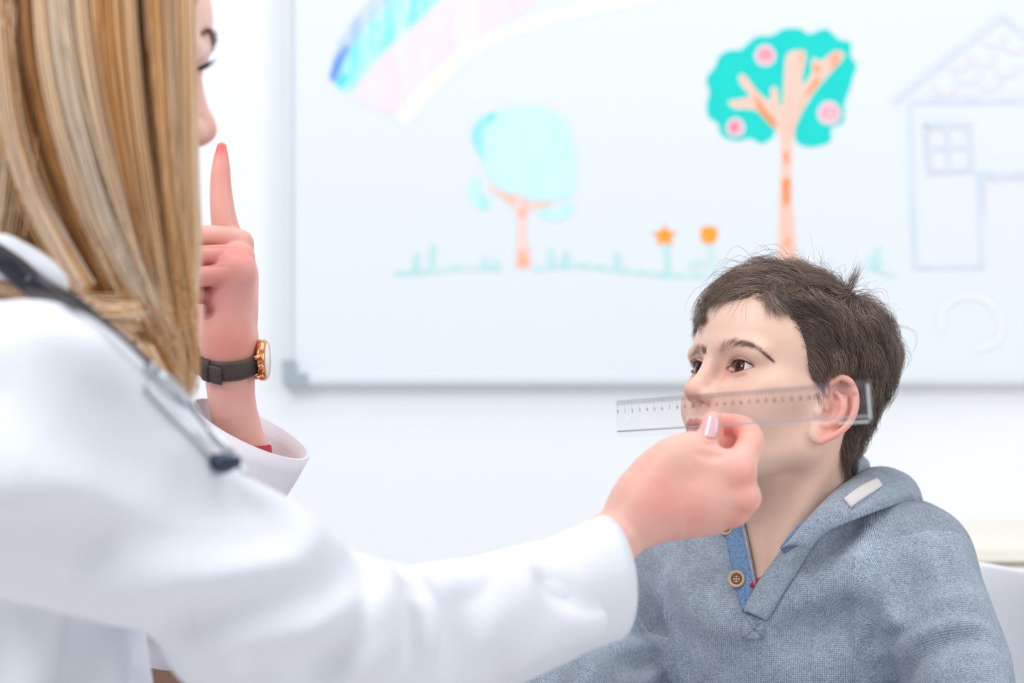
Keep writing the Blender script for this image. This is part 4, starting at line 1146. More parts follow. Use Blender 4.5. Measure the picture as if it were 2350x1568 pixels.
cl_ = tint(vl, srgb(226, 172, 160), [(P(560, 565, 1.98), .016, srgb(224, 130, 126), .8), (P(501, 338, 2.03), .009, srgb(232, 78, 70), .9), (P(515, 400, 2.03), .02, srgb(232, 150, 138), .5), (P(500, 640, 1.98), .022, srgb(206, 116, 118), .6), (P(520, 790, 1.98), .022, srgb(218, 128, 118), .7), (P(480, 705, 1.985), .010, srgb(140, 30, 34), .9), (P(470, 620, 1.985), .02, srgb(206, 122, 122), .5)])
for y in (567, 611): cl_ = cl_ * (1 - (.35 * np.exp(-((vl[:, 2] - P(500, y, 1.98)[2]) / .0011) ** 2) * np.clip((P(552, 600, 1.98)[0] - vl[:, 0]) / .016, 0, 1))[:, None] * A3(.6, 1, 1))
parts_v.append(vl); parts_q.append(ql); parts_c.append(cl_)
off = np.r_[0, np.cumsum([len(v) for v in parts_v])]
M_skin2 = vcol('skin_doctor', 0.45, 0.2, 1200.0, 0.5, 0.12, 0.4)
bv, bq, bc = np.vstack(parts_v), np.vstack([q + o for q, o in zip(parts_q, off)]), np.vstack(parts_c)
def bridge(v, q, c, pa, pb, path, r):
    """arm inside the clothes that joins two open ends of the body into one surface"""
    cen = v[q].mean(axis=1); ia, ib = int(np.argmin(((cen - pa) ** 2).sum(1))), int(np.argmin(((cen - pb) ** 2).sum(1)))
    A, B = q[ia], q[ib]; rings = [A]; nv = []; base = len(v)
    for k, p in enumerate(path):
        d = (path[min(k + 1, len(path) - 1)] - path[max(k - 1, 0)]); d = d / np.linalg.norm(d); e = np.cross(d, A3(0, 1, 0)); e /= np.linalg.norm(e); g = np.cross(d, e)
        rings.append(np.arange(4) + base + len(nv)); nv += [p + r * (math.cos(a) * e + math.sin(a) * g) for a in np.arange(4) * math.pi / 2]
    rings.append(B[::-1]); f = [[R0[k], R0[(k + 1) % 4], R1[(k + 1) % 4], R1[k]] for R0, R1 in zip(rings[:-1], rings[1:]) for k in range(4)]
    q = np.vstack([np.delete(q, [ia, ib], 0), np.array(f)])
    return np.vstack([v, np.array(nv)]), q, np.vstack([c, np.tile(c[0], (len(nv), 1))])
nk = lwd(A3(0, -.055, -.155))
bv, bq, bc = bridge(bv, bq, bc, Q(1180, 1420, 1.83), nk - A3(0, .03, 0), [P(950, 1475, 1.665), P(800, 1505, 1.62), P(420, 1280, 1.545), P(67, 1035, 1.52), P(-20, 950, 1.66)], .02)
bv, bq, bc = bridge(bv, bq, bc, P(575, 1110, 2.03), nk + A3(0, .03, 0), [P(480, 1190, 2.02), P(420, 1280, 1.99), P(200, 1200, 1.90), P(0, 1000, 1.80)], .02)
mesh_obj('body', bv, bq, M_skin2, DOC, col=bc)
TDH = bvh(parts_v[0], parts_q[0])
for s in (1, -1): eyeball(DOC, EYE * A3(s, 1, 1) * SC, A3(0, 1, -.1), .0124 * SC, RD, OD)
M_browd = plain('doctor_brow_fibre', srgb(120, 88, 84), .6)
def brow_local(parent, side, R, O, F, sc, n, mat):
    u = rng.uniform(0, 1, n); x = side * (.014 + .032 * u); z = .0225 + .009 * np.sin(u * 2.6) + rng.normal(0, .0016, n) * (1 - .5 * u)
    y = F.front(x, z); r = np.c_[x, y, z] * sc
    d = np.c_[side * (.4 + .6 * u), np.full(n, .25) - .3 * u, .55 - u]; d /= np.linalg.norm(d, axis=1, keepdims=True)
    curve_hairs(parent, 'eyebrow', r @ R.T + O, d @ R.T, rng.uniform(.006, .009, n), .00016, mat)
for s in (1, -1):
    brow_local(DOC, s, RD, OD, FD, SC, 220, M_browd); lashes(DOC, RD * SC, OD, s, True, 60, .0145, .00028); lashes(DOC, RD * SC, OD, s, False, 30, .008, .00015)
# thumb nail
M_nail = plain('nail_varnish', srgb(236, 188, 196), .12, Coat_Weight=1.0)
def nail(parent, T, c, w, h, tilt, default, mat=M_nail, lift=.0007):
    """nail plate laid on the finger surface; c centre, w and h half size in picture pixels"""
    nu, nv_ = 9, 11; v = []
    for i in range(nv_):
        t = -1 + 2 * i / (nv_ - 1); ww = w * (1 - max(0, t) ** 3 * .35 - max(0, -t) ** 4 * .25)
        for j in range(nu):
            s_ = -1 + 2 * j / (nu - 1); x, y = s_ * ww, -t * h - (1 - s_ * s_) * (h * .12 if t > 0 else -h * .10)
            p, n = hit(T, c[0] + x * math.cos(tilt) - y * math.sin(tilt), c[1] + x * math.sin(tilt) + y * math.cos(tilt), default)
            v.append(p + n * (lift * (1.2 - abs(s_) ** 3)))
    f = [(i * nu + j, i * nu + j + 1, (i + 1) * nu + j + 1, (i + 1) * nu + j) for i in range(nv_ - 1) for j in range(nu - 1)]
    o = fix_normals(mesh_obj('fingernail', v, f, mat, parent)); m = o.modifiers.new('solid', 'SOLIDIFY'); m.thickness = .0007; m.offset = 0
    ss = o.modifiers.new('sub', 'SUBSURF'); ss.levels = ss.render_levels = 2
nail(DOC, TH, (1632, 980), 16, 23, .12, 1.88)

# ---------------------------------------------------------------- the doctor: white coat
def woven(name, rgb):
    m = NT(name); m.set(Base_Color=(*rgb, 1), Roughness=.75, Specular_IOR_Level=.25, Sheen_Weight=.1)
    tc = m.n('ShaderNodeTexCoord'); a = m.n('ShaderNodeTexNoise', Scale=9.0, Detail=3.0); b = m.n('ShaderNodeTexNoise', Scale=900.0, Detail=1.0)
    for x in (a, b): m.l(tc.outputs['Object'], x.inputs['Vector'])
    b1 = m.n('ShaderNodeBump', Strength=.35, Distance=.01); b2 = m.n('ShaderNodeBump', Strength=.25, Distance=.0006)
    m.l(a.outputs['Fac'], b1.inputs['Height']); m.l(b.outputs['Fac'], b2.inputs['Height']); m.l(b1.outputs['Normal'], b2.inputs['Normal']); m.l(b2.outputs['Normal'], m.b.inputs['Normal'])
    return m.m
M_coat = woven('coat_cotton', srgb(220, 223, 232))
CT = Field((-.62, 1.36, .66), (.10, 2.09, 1.12), .0028)
CT.add(cone(P(0, 1010, 1.70), P(55, 1950, 1.70), .080, .104, A3(0, 1, 0), 1.45))
CT.add(ell(P(67, 1035, 1.52), (.083, .083, .083)), .05)
CT.add(cone(P(-60, 900, 1.70), P(40, 1010, 1.54), .05, .070), .05)
CT.add(cone(P(-60, 900, 1.72), P(40, 1030, 1.86), .05, .06), .05)
CT.add(ell(P(130, 1290, 1.64), (.055, .07, .08)), .04)
CT.add(chain([P(67, 1035, 1.515), P(262, 1158, 1.525), P(425, 1270, 1.545), P(600, 1425, 1.575), P(800, 1510, 1.62)], [.083, .073, .062, .063, .060]), .03)
CT.add(chain([P(780, 1490, 1.615), P(950, 1475, 1.665), P(1120, 1432, 1.73), P(1250, 1385, 1.77)], [.061, .053, .049, .046]), .02)
CT.add(chain([P(40, 1040, 1.86), P(230, 1230, 1.93), P(395, 1335, 1.99), P(455, 1210, 2.02)], [.058, .056, .054, .056]), .02)
folds(CT, [
    ([(0, 1180), (150, 1195), (320, 1212), (480, 1212), (600, 1195), (690, 1185)], 0.0260, .05), ([(0, 1230), (150, 1240), (320, 1262), (500, 1265), (640, 1245)], -0.0182, .045),
    ([(330, 1340), (450, 1365), (600, 1365), (700, 1330), (755, 1270), (740, 1210)], 0.0234, .04), ([(420, 1420), (560, 1425), (700, 1400), (790, 1340)], -0.0182, .04),
    ([(500, 1480), (640, 1480), (760, 1450), (830, 1380), (830, 1320)], 0.0182, .035), ([(600, 1530), (740, 1520), (850, 1460), (890, 1400)], -0.0130, .03),
    ([(815, 1275), (830, 1330), (835, 1400), (815, 1480)], -0.0104, .016), ([(880, 1330), (880, 1400), (860, 1480), (820, 1550)], 0.0182, .03),
    ([(920, 1350), (945, 1420), (950, 1490), (945, 1530)], -0.0104, .014), ([(925, 1345), (960, 1370), (990, 1400)], -0.0078, .012), ([(985, 1350), (1005, 1410), (1000, 1480), (965, 1560)], -0.0130, .014),
    ([(960, 1330), (985, 1400), (985, 1470), (960, 1540)], 0.0117, .02), ([(1040, 1330), (1120, 1335), (1145, 1390), (1110, 1450)], 0.0104, .03), ([(1060, 1400), (1065, 1470), (1040, 1550)], -0.0104, .025),
    ([(1200, 1320), (1190, 1400), (1180, 1480)], 0.0065, .03), ([(1260, 1340), (1330, 1400), (1380, 1400)], -0.0052, .025), ([(1180, 1500), (1280, 1450), (1370, 1430)], 0.0065, .03),
    ([(30, 1400), (60, 1450), (40, 1560)], -0.0156, .03), ([(110, 1430), (130, 1500), (90, 1568)], 0.0130, .03), ([(190, 1440), (200, 1500), (170, 1568)], -0.0156, .03), ([(330, 1480), (320, 1530), (330, 1568)], -0.0130, .03), ([(260, 1470), (255, 1530), (260, 1568)], 0.0130, .03),
    ([(120, 760), (200, 800), (270, 870)], 0.0104, .03), ([(30, 880), (200, 960), (420, 1090), (560, 1140)], -0.0091, .06),
], 1.6)
vc, qc = CT.mesh(3)
mesh_obj('coat', vc, qc, M_coat, DOC)
COAT = bpy.data.objects['coat']; TCO = bvh(vc, qc)
# far sleeve with its wide cuff
def sleeve(name, M, axis, e1, e2, r0, r1, L, th, mat, parent, n=40, rows=14):
    v, f = [], []
    prof = [(0, 0, 0)] 
    for side in (0, 1):
        for i in range(rows + 1):
            t = i / rows; r = (r0 + (r1 - r0) * t) - (th if side else 0)
            for k in range(n):
                a = 2 * math.pi * k / n; w = 1 + .02 * math.sin(3 * a + 4 * t) * t
                v.append(M + axis * L * t + r * w * (math.cos(a) * e1 + math.sin(a) * e2 * .95))
    N = (rows + 1) * n
    for i in range(rows):
        for k in range(n):
            a, b = i * n + k, i * n + (k + 1) % n
            f += [(a, b, b + n, a + n), (N + a, N + a + n, N + b + n, N + b)]
    for k in range(n): f += [(k, N + k, N + (k + 1) % n, (k + 1) % n)]
    return fix_normals(mesh_obj(name, v, f, mat, parent))
mc = P(1398, 1326, 1.815); c2 = A3(.42, -.90, .03); c2 /= np.linalg.norm(c2); c1 = A3(.08, .02, -1); c1 -= c2 * (c1 @ c2); c1 /= np.linalg.norm(c1)
ca = P(1180, 1412, 1.745) - mc; CL = np.linalg.norm(ca)
sleeve('near_cuff', mc, ca / CL, c1, c2, .0475, .0430, CL, .0022, M_coat, COAT, rows=10)
ax = A3(-.52, -.02, -.85); ax /= np.linalg.norm(ax); e1 = A3(.894, 0, -.447); e1 /= np.linalg.norm(e1); e2 = A3(.07, .98, .16); e2 /= np.linalg.norm(e2)
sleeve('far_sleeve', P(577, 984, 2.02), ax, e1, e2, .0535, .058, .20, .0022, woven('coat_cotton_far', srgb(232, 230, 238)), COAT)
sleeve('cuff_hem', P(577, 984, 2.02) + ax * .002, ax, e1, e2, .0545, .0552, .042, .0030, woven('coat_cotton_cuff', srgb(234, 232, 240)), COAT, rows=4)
sleeve('red_sleeve', P(552, 1022, 2.015), A3(.12, 0, -1), A3(1, 0, 0), A3(0, 1, 0), .0255, .027, .05, .002, plain('red_knit', srgb(170, 36, 60), .8), DOC, rows=4)
# collar standing at the neck
ribbon3('coat_collar', [(-80, 560, 1.60), (0, 536, 1.600), (60, 560, 1.605), (110, 592, 1.61), (134, 612, 1.615)], [(-80, 640, 1.60), (0, 640, 1.600), (60, 655, 1.603), (115, 680, 1.606), (150, 702, 1.61)], .004, M_coat, COAT, 0, 6, .006)
# coat skirt, trousers, shoes below the frame
SK = Field((-.62, 1.38, .40), (.30, 2.05, .78), .007)
SK.add(cone(P(60, 1900, 1.70), A3(-.33, 1.70, .50), .108, .125, A3(0, 1, 0), 1.45))
SK.add(cone(A3(-.30, 1.60, .53), A3(-.10, 1.60, .52), .11, .085), .05); SK.add(cone(A3(-.30, 1.80, .53), A3(-.10, 1.80, .52), .11, .085), .05)
v, q = SK.mesh(2); mesh_obj('coat_skirt', v, q, M_coat, COAT)
TRD = Field((-.3, 1.45, 0), (.20, 1.95, .62), .008)
for y in (1.58, 1.78): TRD.add(chain([A3(-.2, y, .52), A3(-.03, y, .52), A3(-.02, y, .08)], [.072, .066, .045]))
v, q = TRD.mesh(2); mesh_obj('trousers', v, q, plain('dark_trousers', srgb(52, 56, 70), .8), DOC)
for y in (1.58, 1.78):
    SHD = Field((-.12, y - .08, -.002), (.2, y + .08, .13), .006); SHD.add(ell((.03, y, .042), (.125, .045, .042)))
    v, q = SHD.mesh(2); mesh_obj('shoe', v, q, plain('white_clog', srgb(230, 230, 232), .4), DOC)

# ---------------------------------------------------------------- the doctor: hair
GUIDES = [
    [(436, -160, 1.66), (440, 100, 1.655), (443, 400, 1.66), (444, 600, 1.68), (428, 770, 1.70), (414, 935, 1.72)],
    [(350, -160, 1.64), (365, 150, 1.635), (385, 450, 1.645), (402, 700, 1.68), (402, 820, 1.70), (398, 915, 1.71)],
    [(190, -160, 1.655), (215, 150, 1.63), (280, 450, 1.635), (350, 700, 1.66), (378, 800, 1.68), (394, 895, 1.70)],
    [(70, -160, 1.645), (88, 150, 1.62), (165, 450, 1.625), (270, 680, 1.645), (325, 780, 1.66), (372, 875, 1.68)],
    [(-30, -160, 1.65), (-10, 150, 1.63), (55, 400, 1.635), (150, 600, 1.645), (235, 720, 1.65), (325, 838, 1.655)],
    [(-120, -160, 1.67), (-110, 150, 1.66), (-60, 380, 1.65), (40, 560, 1.65), (140, 690, 1.645), (240, 775, 1.63)],
]
GP = np.array([cat([P(*p) for p in g], 5) for g in GUIDES])          # (6, 26, 3)
def guide_at(u):
    f = np.clip(u, 0, .9999) * (len(GP) - 1); i = f.astype(int); t = (f - i)[:, None, None]
    return GP[i] * (1 - t) + GP[i + 1] * t
HAIRD = link('hair', None, DOC)
def under_sheet(us, d0, d1, mat, name):
    g = guide_at(us); n, m, _ = g.shape; yv = A3(0, 1, 0)
    a = g + yv * d0; b = g + yv * d1; v = np.vstack([a.reshape(-1, 3), b.reshape(-1, 3)]); o = n * m; f = []
    for i in range(n - 1):
        for j in range(m - 1):
            k = i * m + j; f += [(k, k + 1, k + m + 1, k + m), (o + k, o + k + m, o + k + m + 1, o + k + 1)]
        f += [(i * m, (i + 1) * m, o + (i + 1) * m, o + i * m), (i * m + m - 1, o + i * m + m - 1, o + (i + 1) * m + m - 1, (i + 1) * m + m - 1)]
    for j in range(m - 1): f += [(j, o + j, o + j + 1, j + 1), ((n - 1) * m + j, (n - 1) * m + j + 1, o + (n - 1) * m + j + 1, o + (n - 1) * m + j)]
    return fix_normals(mesh_obj(name, v, f, mat, HAIRD, col=np.tile(np.array(srgb(196, 142, 88)), (len(v), 1))))
under_sheet(np.linspace(.03, 1, 24), .012, .045, vcol('hair_under_blonde', .6, .5, 300), 'hair_mass')
ND = 9000; r9 = np.random.default_rng(9)
ncl = 170; cu = np.sort(r9.uniform(0, 1, ncl)); own = r9.integers(0, ncl, ND)
u0 = np.clip(cu[own] + r9.normal(0, .010, ND), 0, 1)
g = guide_at(u0); S = g.shape[1]; tt = np.linspace(0, 1, S)[None, :, None]
cl_depth = r9.uniform(-.012, .010, ncl)[own]; cl_sw = r9.normal(0, .006, (ncl, 3))[own] * A3(1, .6, .2); ph = r9.uniform(0, 6.28, ncl)[own]
dep = cl_depth + r9.normal(0, .0035, ND)
g = g + dep[:, None, None] * A3(0, 1, 0) + cl_sw[:, None] * np.sin(tt * 3 + ph[:, None, None]) * tt * 1.3 * np.clip(u0 / .18, .25, 1)[:, None, None] + r9.normal(0, .0012, (ND, 1, 3)) * (1 + tt)
g[:, :, 2] += (r9.uniform(0, .045, ND) * (r9.uniform(0, 1, ND) < .7))[:, None] * tt[:, :, 0] ** 3
pal = np.array([srgb(*c) for c in ((252, 236, 218), (248, 216, 178), (236, 184, 122), (204, 142, 80), (106, 70, 46))])
# light and dark locks across the head, plus painted shade in the gap between
tone_u = [0, .05, .10, .16, .21, .24, .27, .33, .38, .42, .50, .56, .60, .64, .67, .72, .8, 1]
tone_v = [.6, 1.2, .7, 1.5, 1.6, 3.9, 2.0, 2.2, 1.8, .4, .2, .6, 2.6, 3.9, 3.4, 1.8, 2.0, 2.0]
tone = np.interp(cu, tone_u, tone_v) + r9.normal(0, .55, ncl)
tn = np.clip(tone[own] + r9.normal(0, .35, ND), 0, 3.99); ti = tn.astype(int); tf_ = (tn - ti)[:, None]
colr = pal[ti] * (1 - tf_) + pal[np.minimum(ti + 1, 4)] * tf_
sub = np.arange(0, S, 2) if S % 2 else np.arange(S)
rad = np.full((ND, len(sub)), .00042) * (1 - .5 * np.linspace(0, 1, len(sub)) ** 3)
v, q, c = tube_strands(g[:, sub], rad, colr)
mesh_obj('strands', v, q, vcol('hair_fibre_blonde', .42, spec=.4), HAIRD, col=c, kind='stuff')
# hair on the skull above the frame
HS = Field((-.10, -.13, -.06), (.10, .12, .14), .004); HS.add(ell((0, -.008, .034), (.079, .100, .080))); HS.sub(ell((0, .105, -.01), (.07, .06, .085)), .02)
v, q = HS.mesh(3); mesh_obj('hair_crown', lwd(v), flipq(q), vcol('hair_crown_blonde', .5, .5, 300), HAIRD, col=np.tile(np.array(srgb(196, 148, 98)), (len(v), 1)))
# locks lying behind the collar and loose wisps over the shoulder
locks = [([(-60, 640, 1.63), (20, 668, 1.63), (110, 690, 1.625), (200, 715, 1.60), (300, 720, 1.60)], 40, .006), ([(160, 700, 1.60), (230, 722, 1.60), (300, 760, 1.60)], 14, .003), ([(180, 715, 1.60), (250, 708, 1.60), (320, 735, 1.60)], 14, .002),
         ([(0, 60, 1.61), (18, 250, 1.605), (60, 420, 1.61), (130, 560, 1.61), (185, 660, 1.61)], 120, .003), ([(10, 40, 1.62), (0, 250, 1.62), (-20, 450, 1.62), (-40, 560, 1.62)], 240, .009), ([(330, 800, 1.63), (372, 880, 1.63), (378, 900, 1.63)], 40, .003)]
ps, cs = [], []
for pts, n, sp in locks:
    g = cat([P(*p) for p in pts], 4); g = np.array([cat(g, 1)[np.linspace(0, len(g) - 1, 13).astype(int)]])[0]
    ps.append(g[None] + r9.normal(0, sp, (n, 1, 3)) * A3(1, .6, 1) + r9.normal(0, sp * .4, (n, 1, 3)) * np.linspace(0, 1, 13)[None, :, None]); cs.append(pal[r9.integers(0, 3, n)])
pp, cc = np.vstack(ps), np.vstack(cs)
v, q, c = tube_strands(pp, np.full(pp.shape[:2], .00040), cc)
mesh_obj('loose_locks', v, q, vcol('hair_fibre_loose', .42, spec=.4), HAIRD, col=c, kind='stuff')
# ---------------------------------------------------------------- clear plastic ruler
RU = thing('ruler', 'clear plastic ruler with centimetre scale held in front of the boy face', 'ruler')
r0, rx = P(1413, 918, 1.99), P(1999, 871, 1.735)
ru = rx - r0; RLEN = np.linalg.norm(ru); ru /= RLEN
rv = P(1417, 1003, 1.99) - r0; rv -= ru * (rv @ ru); RW = .0315; rv /= np.linalg.norm(rv); rn = np.cross(ru, rv); rn = rn if rn[1] < 0 else -rn
RP = lambda s, t, h=0.0: r0 + ru * s + rv * t + rn * h       # along, down, towards the camera
def clear(name, tint, gloss, rough=.03):
    m = NT(name); t = m.t; out = t.nodes['Material Output']; t.nodes.remove(m.b)
    a = m.n('ShaderNodeBsdfTransparent', Color=(*tint, 1)); b = m.n('ShaderNodeBsdfGlossy', Color=(1, 1, 1, 1), Roughness=rough); f = m.n('ShaderNodeLayerWeight', Blend=.5)
    pw = m.n('ShaderNodeMath', operation='POWER'); pw.inputs[1].default_value = 4.0; m.l(f.outputs['Facing'], pw.inputs[0]); mu = m.n('ShaderNodeMath', operation='MULTIPLY_ADD'); mu.inputs[1].default_value = .5 * gloss; mu.inputs[2].default_value = .03 * gloss
    mx = m.n('ShaderNodeMixShader'); m.l(pw.outputs[0], mu.inputs[0]); m.l(mu.outputs[0], mx.inputs[0]); m.l(a.outputs[0], mx.inputs[1]); m.l(b.outputs[0], mx.inputs[2]); m.l(mx.outputs[0], out.inputs['Surface'])
    return m.m
M_clear = clear('clear_plastic', (.982, .982, .988), .8)
M_edge = clear('clear_plastic_edge', (.86, .89, .90), 1.6, .2)
_e = M_edge.node_tree; _o = _e.nodes['Material Output']; _s = _o.inputs['Surface'].links[0].from_socket; _d = _e.nodes.new('ShaderNodeBsdfDiffuse'); _d.inputs['Color'].default_value = (.80, .86, .88, 1); _m = _e.nodes.new('ShaderNodeMixShader'); _m.inputs[0].default_value = .45
_e.links.new(_s, _m.inputs[1]); _e.links.new(_d.outputs[0], _m.inputs[2]); _e.links.new(_m.outputs[0], _o.inputs['Surface'])
# outline with rounded corners and a hang hole near the zero end
def plate(name, outline, h0, h1, mat, parent, hole=None):
    bm = bmesh.new(); vs = [bm.verts.new(RP(s, t, h1)) for s, t in outline]; es = [bm.edges.new((vs[i], vs[(i + 1) % len(vs)])) for i in range(len(vs))]
    if hole:
        hv = [bm.verts.new(RP(hole[0] + hole[2] * math.cos(a), hole[1] + hole[2] * math.sin(a), h1)) for a in np.arange(20) * math.pi / 10]
        es += [bm.edges.new((hv[i], hv[(i + 1) % 20])) for i in range(20)]
    r = bmesh.ops.triangle_fill(bm, use_beauty=True, edges=es)
    faces = [g for g in r['geom'] if isinstance(g, bmesh.types.BMFace)]
    ex = bmesh.ops.extrude_face_region(bm, geom=faces); nv = [g for g in ex['geom'] if isinstance(g, bmesh.types.BMVert)]
    bmesh.ops.translate(bm, verts=nv, vec=Vector(rn * (h0 - h1))); bmesh.ops.recalc_face_normals(bm, faces=bm.faces)
    me = bpy.data.meshes.new(name); bm.to_mesh(me); bm.free()
    return link(name, me, parent, mat)
def rrect(s0, s1, t0, t1, c, n=5):
    o = []
    for (x, y, a0) in ((s1 - c, t0 + c, -90), (s1 - c, t1 - c, 0), (s0 + c, t1 - c, 90), (s0 + c, t0 + c, 180)):
        for k in range(n + 1):
            a = math.radians(a0 + 90 * k / n); o.append((x + c * math.cos(a), y + c * math.sin(a)))
    return o
plate('blade', rrect(0, RLEN, 0, RW, .0022), -.0011, .0011, M_clear, RU, (.0145, .0165, .0027))
M_mark = plain('ruler_print', srgb(74, 66, 92), .6)
zero = .0035; step = (RLEN - .008) / 30.3
# moulded ridge along the lower edge and polished end
def bar(name, s0, s1, t0, t1, h0, h1, mat): 
    v = [RP(s, t, h) for s in (s0, s1) for t in (t0, t1) for h in (h0, h1)]
    return fix_normals(mesh_obj(name, v, box_faces(), mat, RU, smooth=False))
bar('ridge', .001, RLEN - .004, RW - .0060, RW - .0048, .0011, .0016, plain('ridge_grey', srgb(170, 168, 176), .3))
bar('end_face', RLEN - .0034, RLEN - .0010, .003, RW - .003, .0011, .0018, M_edge)
bar('lower_edge', RLEN * .88, RLEN - .004, RW - .0022, RW - .0006, .0011, .0015, M_edge)
bar('bevel', .002, RLEN - .003, .0006, .0050, .0011, .0013, clear('bevel_plastic', (.965, .965, .97), 1.0, .1))
hv, hf = [], []
for k in range(0, 304):
    s = zero + step * k / 10; L = .0068 if k % 10 == 0 else (.0050 if k % 5 == 0 else .0036); w = .00011
    b = len(hv); hv += [RP(s - w, .0008, .00145), RP(s + w, .0008, .00145), RP(s + w, .0008 + L, .00145), RP(s - w, .0008 + L, .00145)]; hf.append((b, b + 1, b + 2, b + 3))
mesh_obj('scale_ticks', hv, hf, M_mark, RU, smooth=False, kind='stuff')
for k in range(31):
    cu_ = bpy.data.curves.new('numeral_text', 'FONT'); cu_.body = str(k); cu_.size = .0042; cu_.align_x = 'CENTER'; cu_.offset = .00005
    tmp = bpy.data.objects.new('numeral_text', cu_); COL.objects.link(tmp); bpy.context.view_layer.update()
    me = bpy.data.meshes.new_from_object(tmp.evaluated_get(bpy.context.evaluated_depsgraph_get())); bpy.data.objects.remove(tmp); bpy.data.curves.remove(cu_)
    for vt in me.vertices: vt.co = Vector(RP(zero + step * k, .0112, .0013) + ru * vt.co.x - rv * vt.co.y)
    me.materials.clear(); link('numeral', me, RU, M_mark)

# ---------------------------------------------------------------- wristwatch
WA = thing('wristwatch', 'rose gold wristwatch with dark brown leather strap on the raised wrist', 'watch')
M_leather = plain('brown_leather', srgb(66, 54, 50), .5, .6, 500); M_gold = plain('rose_gold', srgb(224, 152, 104), .18, Metallic=1.0)
M_stitch = plain('strap_stitch', srgb(120, 104, 94), .7)
wc = P(529, 828, 2.004); ax1, ax2 = A3(1, 0, .02), A3(.0, .96, .30); ax2 /= np.linalg.norm(ax2); wn = np.cross(ax1, ax2); wn /= np.linalg.norm(wn)
wr1, wr2 = .0235, .0290
def wpt(a, rr=0.0, h=0.0): return wc + ax1 * (wr1 + rr) * math.cos(a) + ax2 * (wr2 + rr) * math.sin(a) + wn * h
def strap(name, a0, a1, w0, w1, r_in, th, mat, parent, n=48, lift=0.0, skew=0.0):
    v, f = [], []
    for i in range(n + 1):
        t = i / n; a = math.radians(a0 + (a1 - a0) * t); w = w0 + (w1 - w0) * t; sk = skew * (t - .5)
        for rr, h in ((r_in, -w / 2), (r_in + th * .6, -w / 2), (r_in + th, -w * .40), (r_in + th * 1.25, 0), (r_in + th, w * .40), (r_in + th * .6, w / 2), (r_in, w / 2)): v.append(wpt(a, rr + lift, h + sk))
    for i in range(n):
        for k in range(7): f.append((i * 7 + k, i * 7 + (k + 1) % 7, (i + 1) * 7 + (k + 1) % 7, (i + 1) * 7 + k))
    f += [tuple(range(7)), tuple(range(n * 7 + 6, n * 7 - 1, -1))]
    return fix_normals(mesh_obj(name, v, f, mat, parent))
strap('strap', 14, 346, .0165, .0165, .0002, .0024, M_leather, WA)
strap('strap_end', 168, 262, .0150, .0150, .0032, .0020, M_leather, WA, 24, 0, -.006)
strap('strap_loop', 226, 238, .0185, .0185, .0012, .0058, M_leather, WA, 6)
strap('buckle', 176, 190, .0195, .0195, .0030, .0042, plain('buckle_steel', srgb(150, 146, 144), .3, Metallic=1.0), WA, 6)
for h in (-.0066, .0066):
    hv, hf = [], []
    for k in range(22):
        a = math.radians(-92 + 3.6 * k); v, f = tube([wpt(a, .0030, h), wpt(a + .032, .0030, h)], .00032, 6, 0); b = len(hv); hv += list(v); hf += [tuple(i + b for i in q) for q in f]
    mesh_obj('stitching', hv, hf, M_stitch, WA, kind='stuff')
# case: turned profile on the back of the wrist
def turned(name, c, axis, prof, mat, parent, S=40):
    e1 = np.cross(axis, A3(0, 0, 1)); e1 /= np.linalg.norm(e1); e2 = np.cross(axis, e1); v, f = [], []
    for r, h in prof:
        for k in range(S):
            a = 2 * math.pi * k / S; v.append(c + axis * h + r * (math.cos(a) * e1 + math.sin(a) * e2))
    for i in range(len(prof) - 1):
        for k in range(S): f.append((i * S + k, i * S + (k + 1) % S, (i + 1) * S + (k + 1) % S, (i + 1) * S + k))
    return fix_normals(mesh_obj(name, v, f, mat, parent))
wa = A3(1, -.06, .02); wa /= np.linalg.norm(wa); cc_ = wpt(0, .0005)
case = turned('case', cc_, wa, [(0, 0), (.0165, 0), (.0172, .0010), (.0172, .0048), (.0162, .0062), (.0150, .0070), (.0148, .0064), (0, .0064)], M_gold, WA)
turned('dial', cc_ + wa * .0065, wa, [(0, .0003), (.0146, .0003), (.0146, 0), (0, 0)], plain('dial_white', srgb(240, 236, 230), .3), WA)
for s1 in (-1, 1):
    for s2 in (-1, 1):
        a = cc_ + ax2 * s1 * .0165 + wn * s2 * .0085 + wa * .002; v, f = tube([a - ax2 * s1 * .004, a, a + ax2 * s1 * .0045 - wa * .0035], [.0022, .0022, .0016], 10, 4); mesh_obj('lug', v, f, M_gold, case)
cb = cc_ + wa * .003 - ax2 * .0172; v, f = tube([cb, cb - ax2 * .0042], [.0029, .0027], 14, 0); mesh_obj('crown', v, f, M_gold, case)
for k in (-1, 1):
    cb = cc_ + wa * .003 - ax2 * .0150 + wn * k * .0085; v, f = tube([cb, cb - ax2 * .0045], [.0019, .0021], 10, 0); mesh_obj('pusher', v, f, M_gold, case)

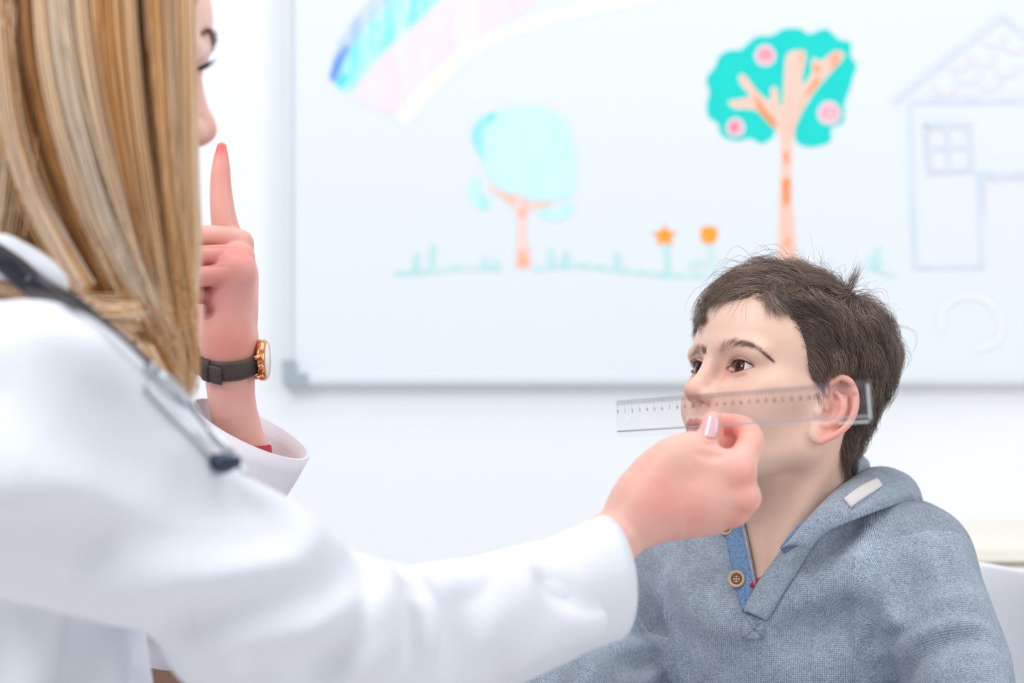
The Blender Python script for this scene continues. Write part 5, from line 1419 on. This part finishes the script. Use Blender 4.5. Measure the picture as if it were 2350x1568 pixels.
# ---------------------------------------------------------------- stethoscope
ST = thing('stethoscope', 'stethoscope with black tubing and chrome ear tubes around the woman neck', 'stethoscope')
M_rub = plain('black_rubber', srgb(30, 32, 42), .35); M_chrome = plain('chrome', srgb(206, 210, 216), .12, Metallic=1.0)
tb = [P(-120, 520, 1.585), P(-40, 560, 1.588), P(20, 606, 1.588), P(90, 662, 1.585)] + [hit(TCO, x, y, 1.58, .006)[0] for x, y in ((170, 716), (240, 768), (305, 828), (345, 868))]
v, f = tube(tb, [.0055, .006, .0085, .0085, .0040, .0018, .0016, .0016], 14, 6); mesh_obj('tubing', v, f, M_rub, ST)
def on_coat(pts, lift): return [hit(TCO, x, y, d, lift)[0] for x, y, d in pts]
v, f = tube(on_coat([(326, 848, 1.57), (400, 912, 1.57), (462, 972, 1.57), (520, 1032, 1.57), (552, 1072, 1.57)], .0045) + [P(562, 1088, 1.56), P(545, 1094, 1.55), P(520, 1084, 1.543)], .0036, 12, 8); mesh_obj('ear_tube', v, f, M_chrome, ST)
v, f = tube(on_coat([(330, 890, 1.57), (400, 965, 1.57), (450, 1015, 1.57), (482, 1050, 1.57)], .003), .0028, 12, 8); mesh_obj('ear_tube', v, f, M_chrome, ST)
ec = hit(TCO, 494, 1068, 1.56, .006)[0]
F_ = Field(ec - .016, ec + .016, .0009); F_.add(ell(ec, (.0082, .0072, .0066))); F_.add(cone(ec, ec + A3(.008, 0, .001), .0046, .0040), .002)
v, q = F_.mesh(2); mesh_obj('ear_tip', v, q, plain('ear_tip_rubber', srgb(34, 52, 74), .25), ST)

# ---------------------------------------------------------------- brown table and the doctor stool
M_wood = NT('brown_wood'); M_wood.set(Roughness=.75, Specular_IOR_Level=.15)
tc = M_wood.n('ShaderNodeTexCoord'); mp = M_wood.n('ShaderNodeMapping'); mp.inputs['Scale'].default_value = (2, 30, 30); no = M_wood.n('ShaderNodeTexNoise', Scale=3.0, Detail=5.0); crp = M_wood.n('ShaderNodeValToRGB')
crp.color_ramp.elements[0].color = (*srgb(84, 54, 42), 1); crp.color_ramp.elements[1].color = (*srgb(104, 70, 55), 1)
M_wood.l(tc.outputs['Object'], mp.inputs['Vector']); M_wood.l(mp.outputs['Vector'], no.inputs['Vector']); M_wood.l(no.outputs['Fac'], crp.inputs['Fac']); M_wood.l(crp.outputs['Color'], M_wood.b.inputs['Base Color']); M_wood = M_wood.m
TA = thing('table', 'brown wooden table glimpsed beneath the white sleeve', 'table')
box('table_top', (-.62, 1.95, .712), (-.10, 2.36, .742), M_wood, TA, .003)
for x in (-.58, -.14):
    for y in (1.99, 2.32): box('leg', (x - .02, y - .02, 0), (x + .02, y + .02, .712), M_wood, TA)
SL = thing('stool', 'round white stool that the woman sits on', 'stool')
turned('seat', A3(-.30, 1.71, .337), A3(0, 0.0001, 1), [(0, 0), (.16, 0), (.18, .015), (.18, .045), (.165, .06), (0, .062)], M_plastic, SL)
v, f = tube([A3(-.30, 1.71, .337), A3(-.30, 1.71, .04)], .025, 16, 0); mesh_obj('column', v, f, M_alu, SL)
turned('base', A3(-.30, 1.71, 0), A3(0, 0.0001, 1), [(0, 0), (.20, 0), (.20, .015), (.05, .04), (0, .042)], M_alu, SL)
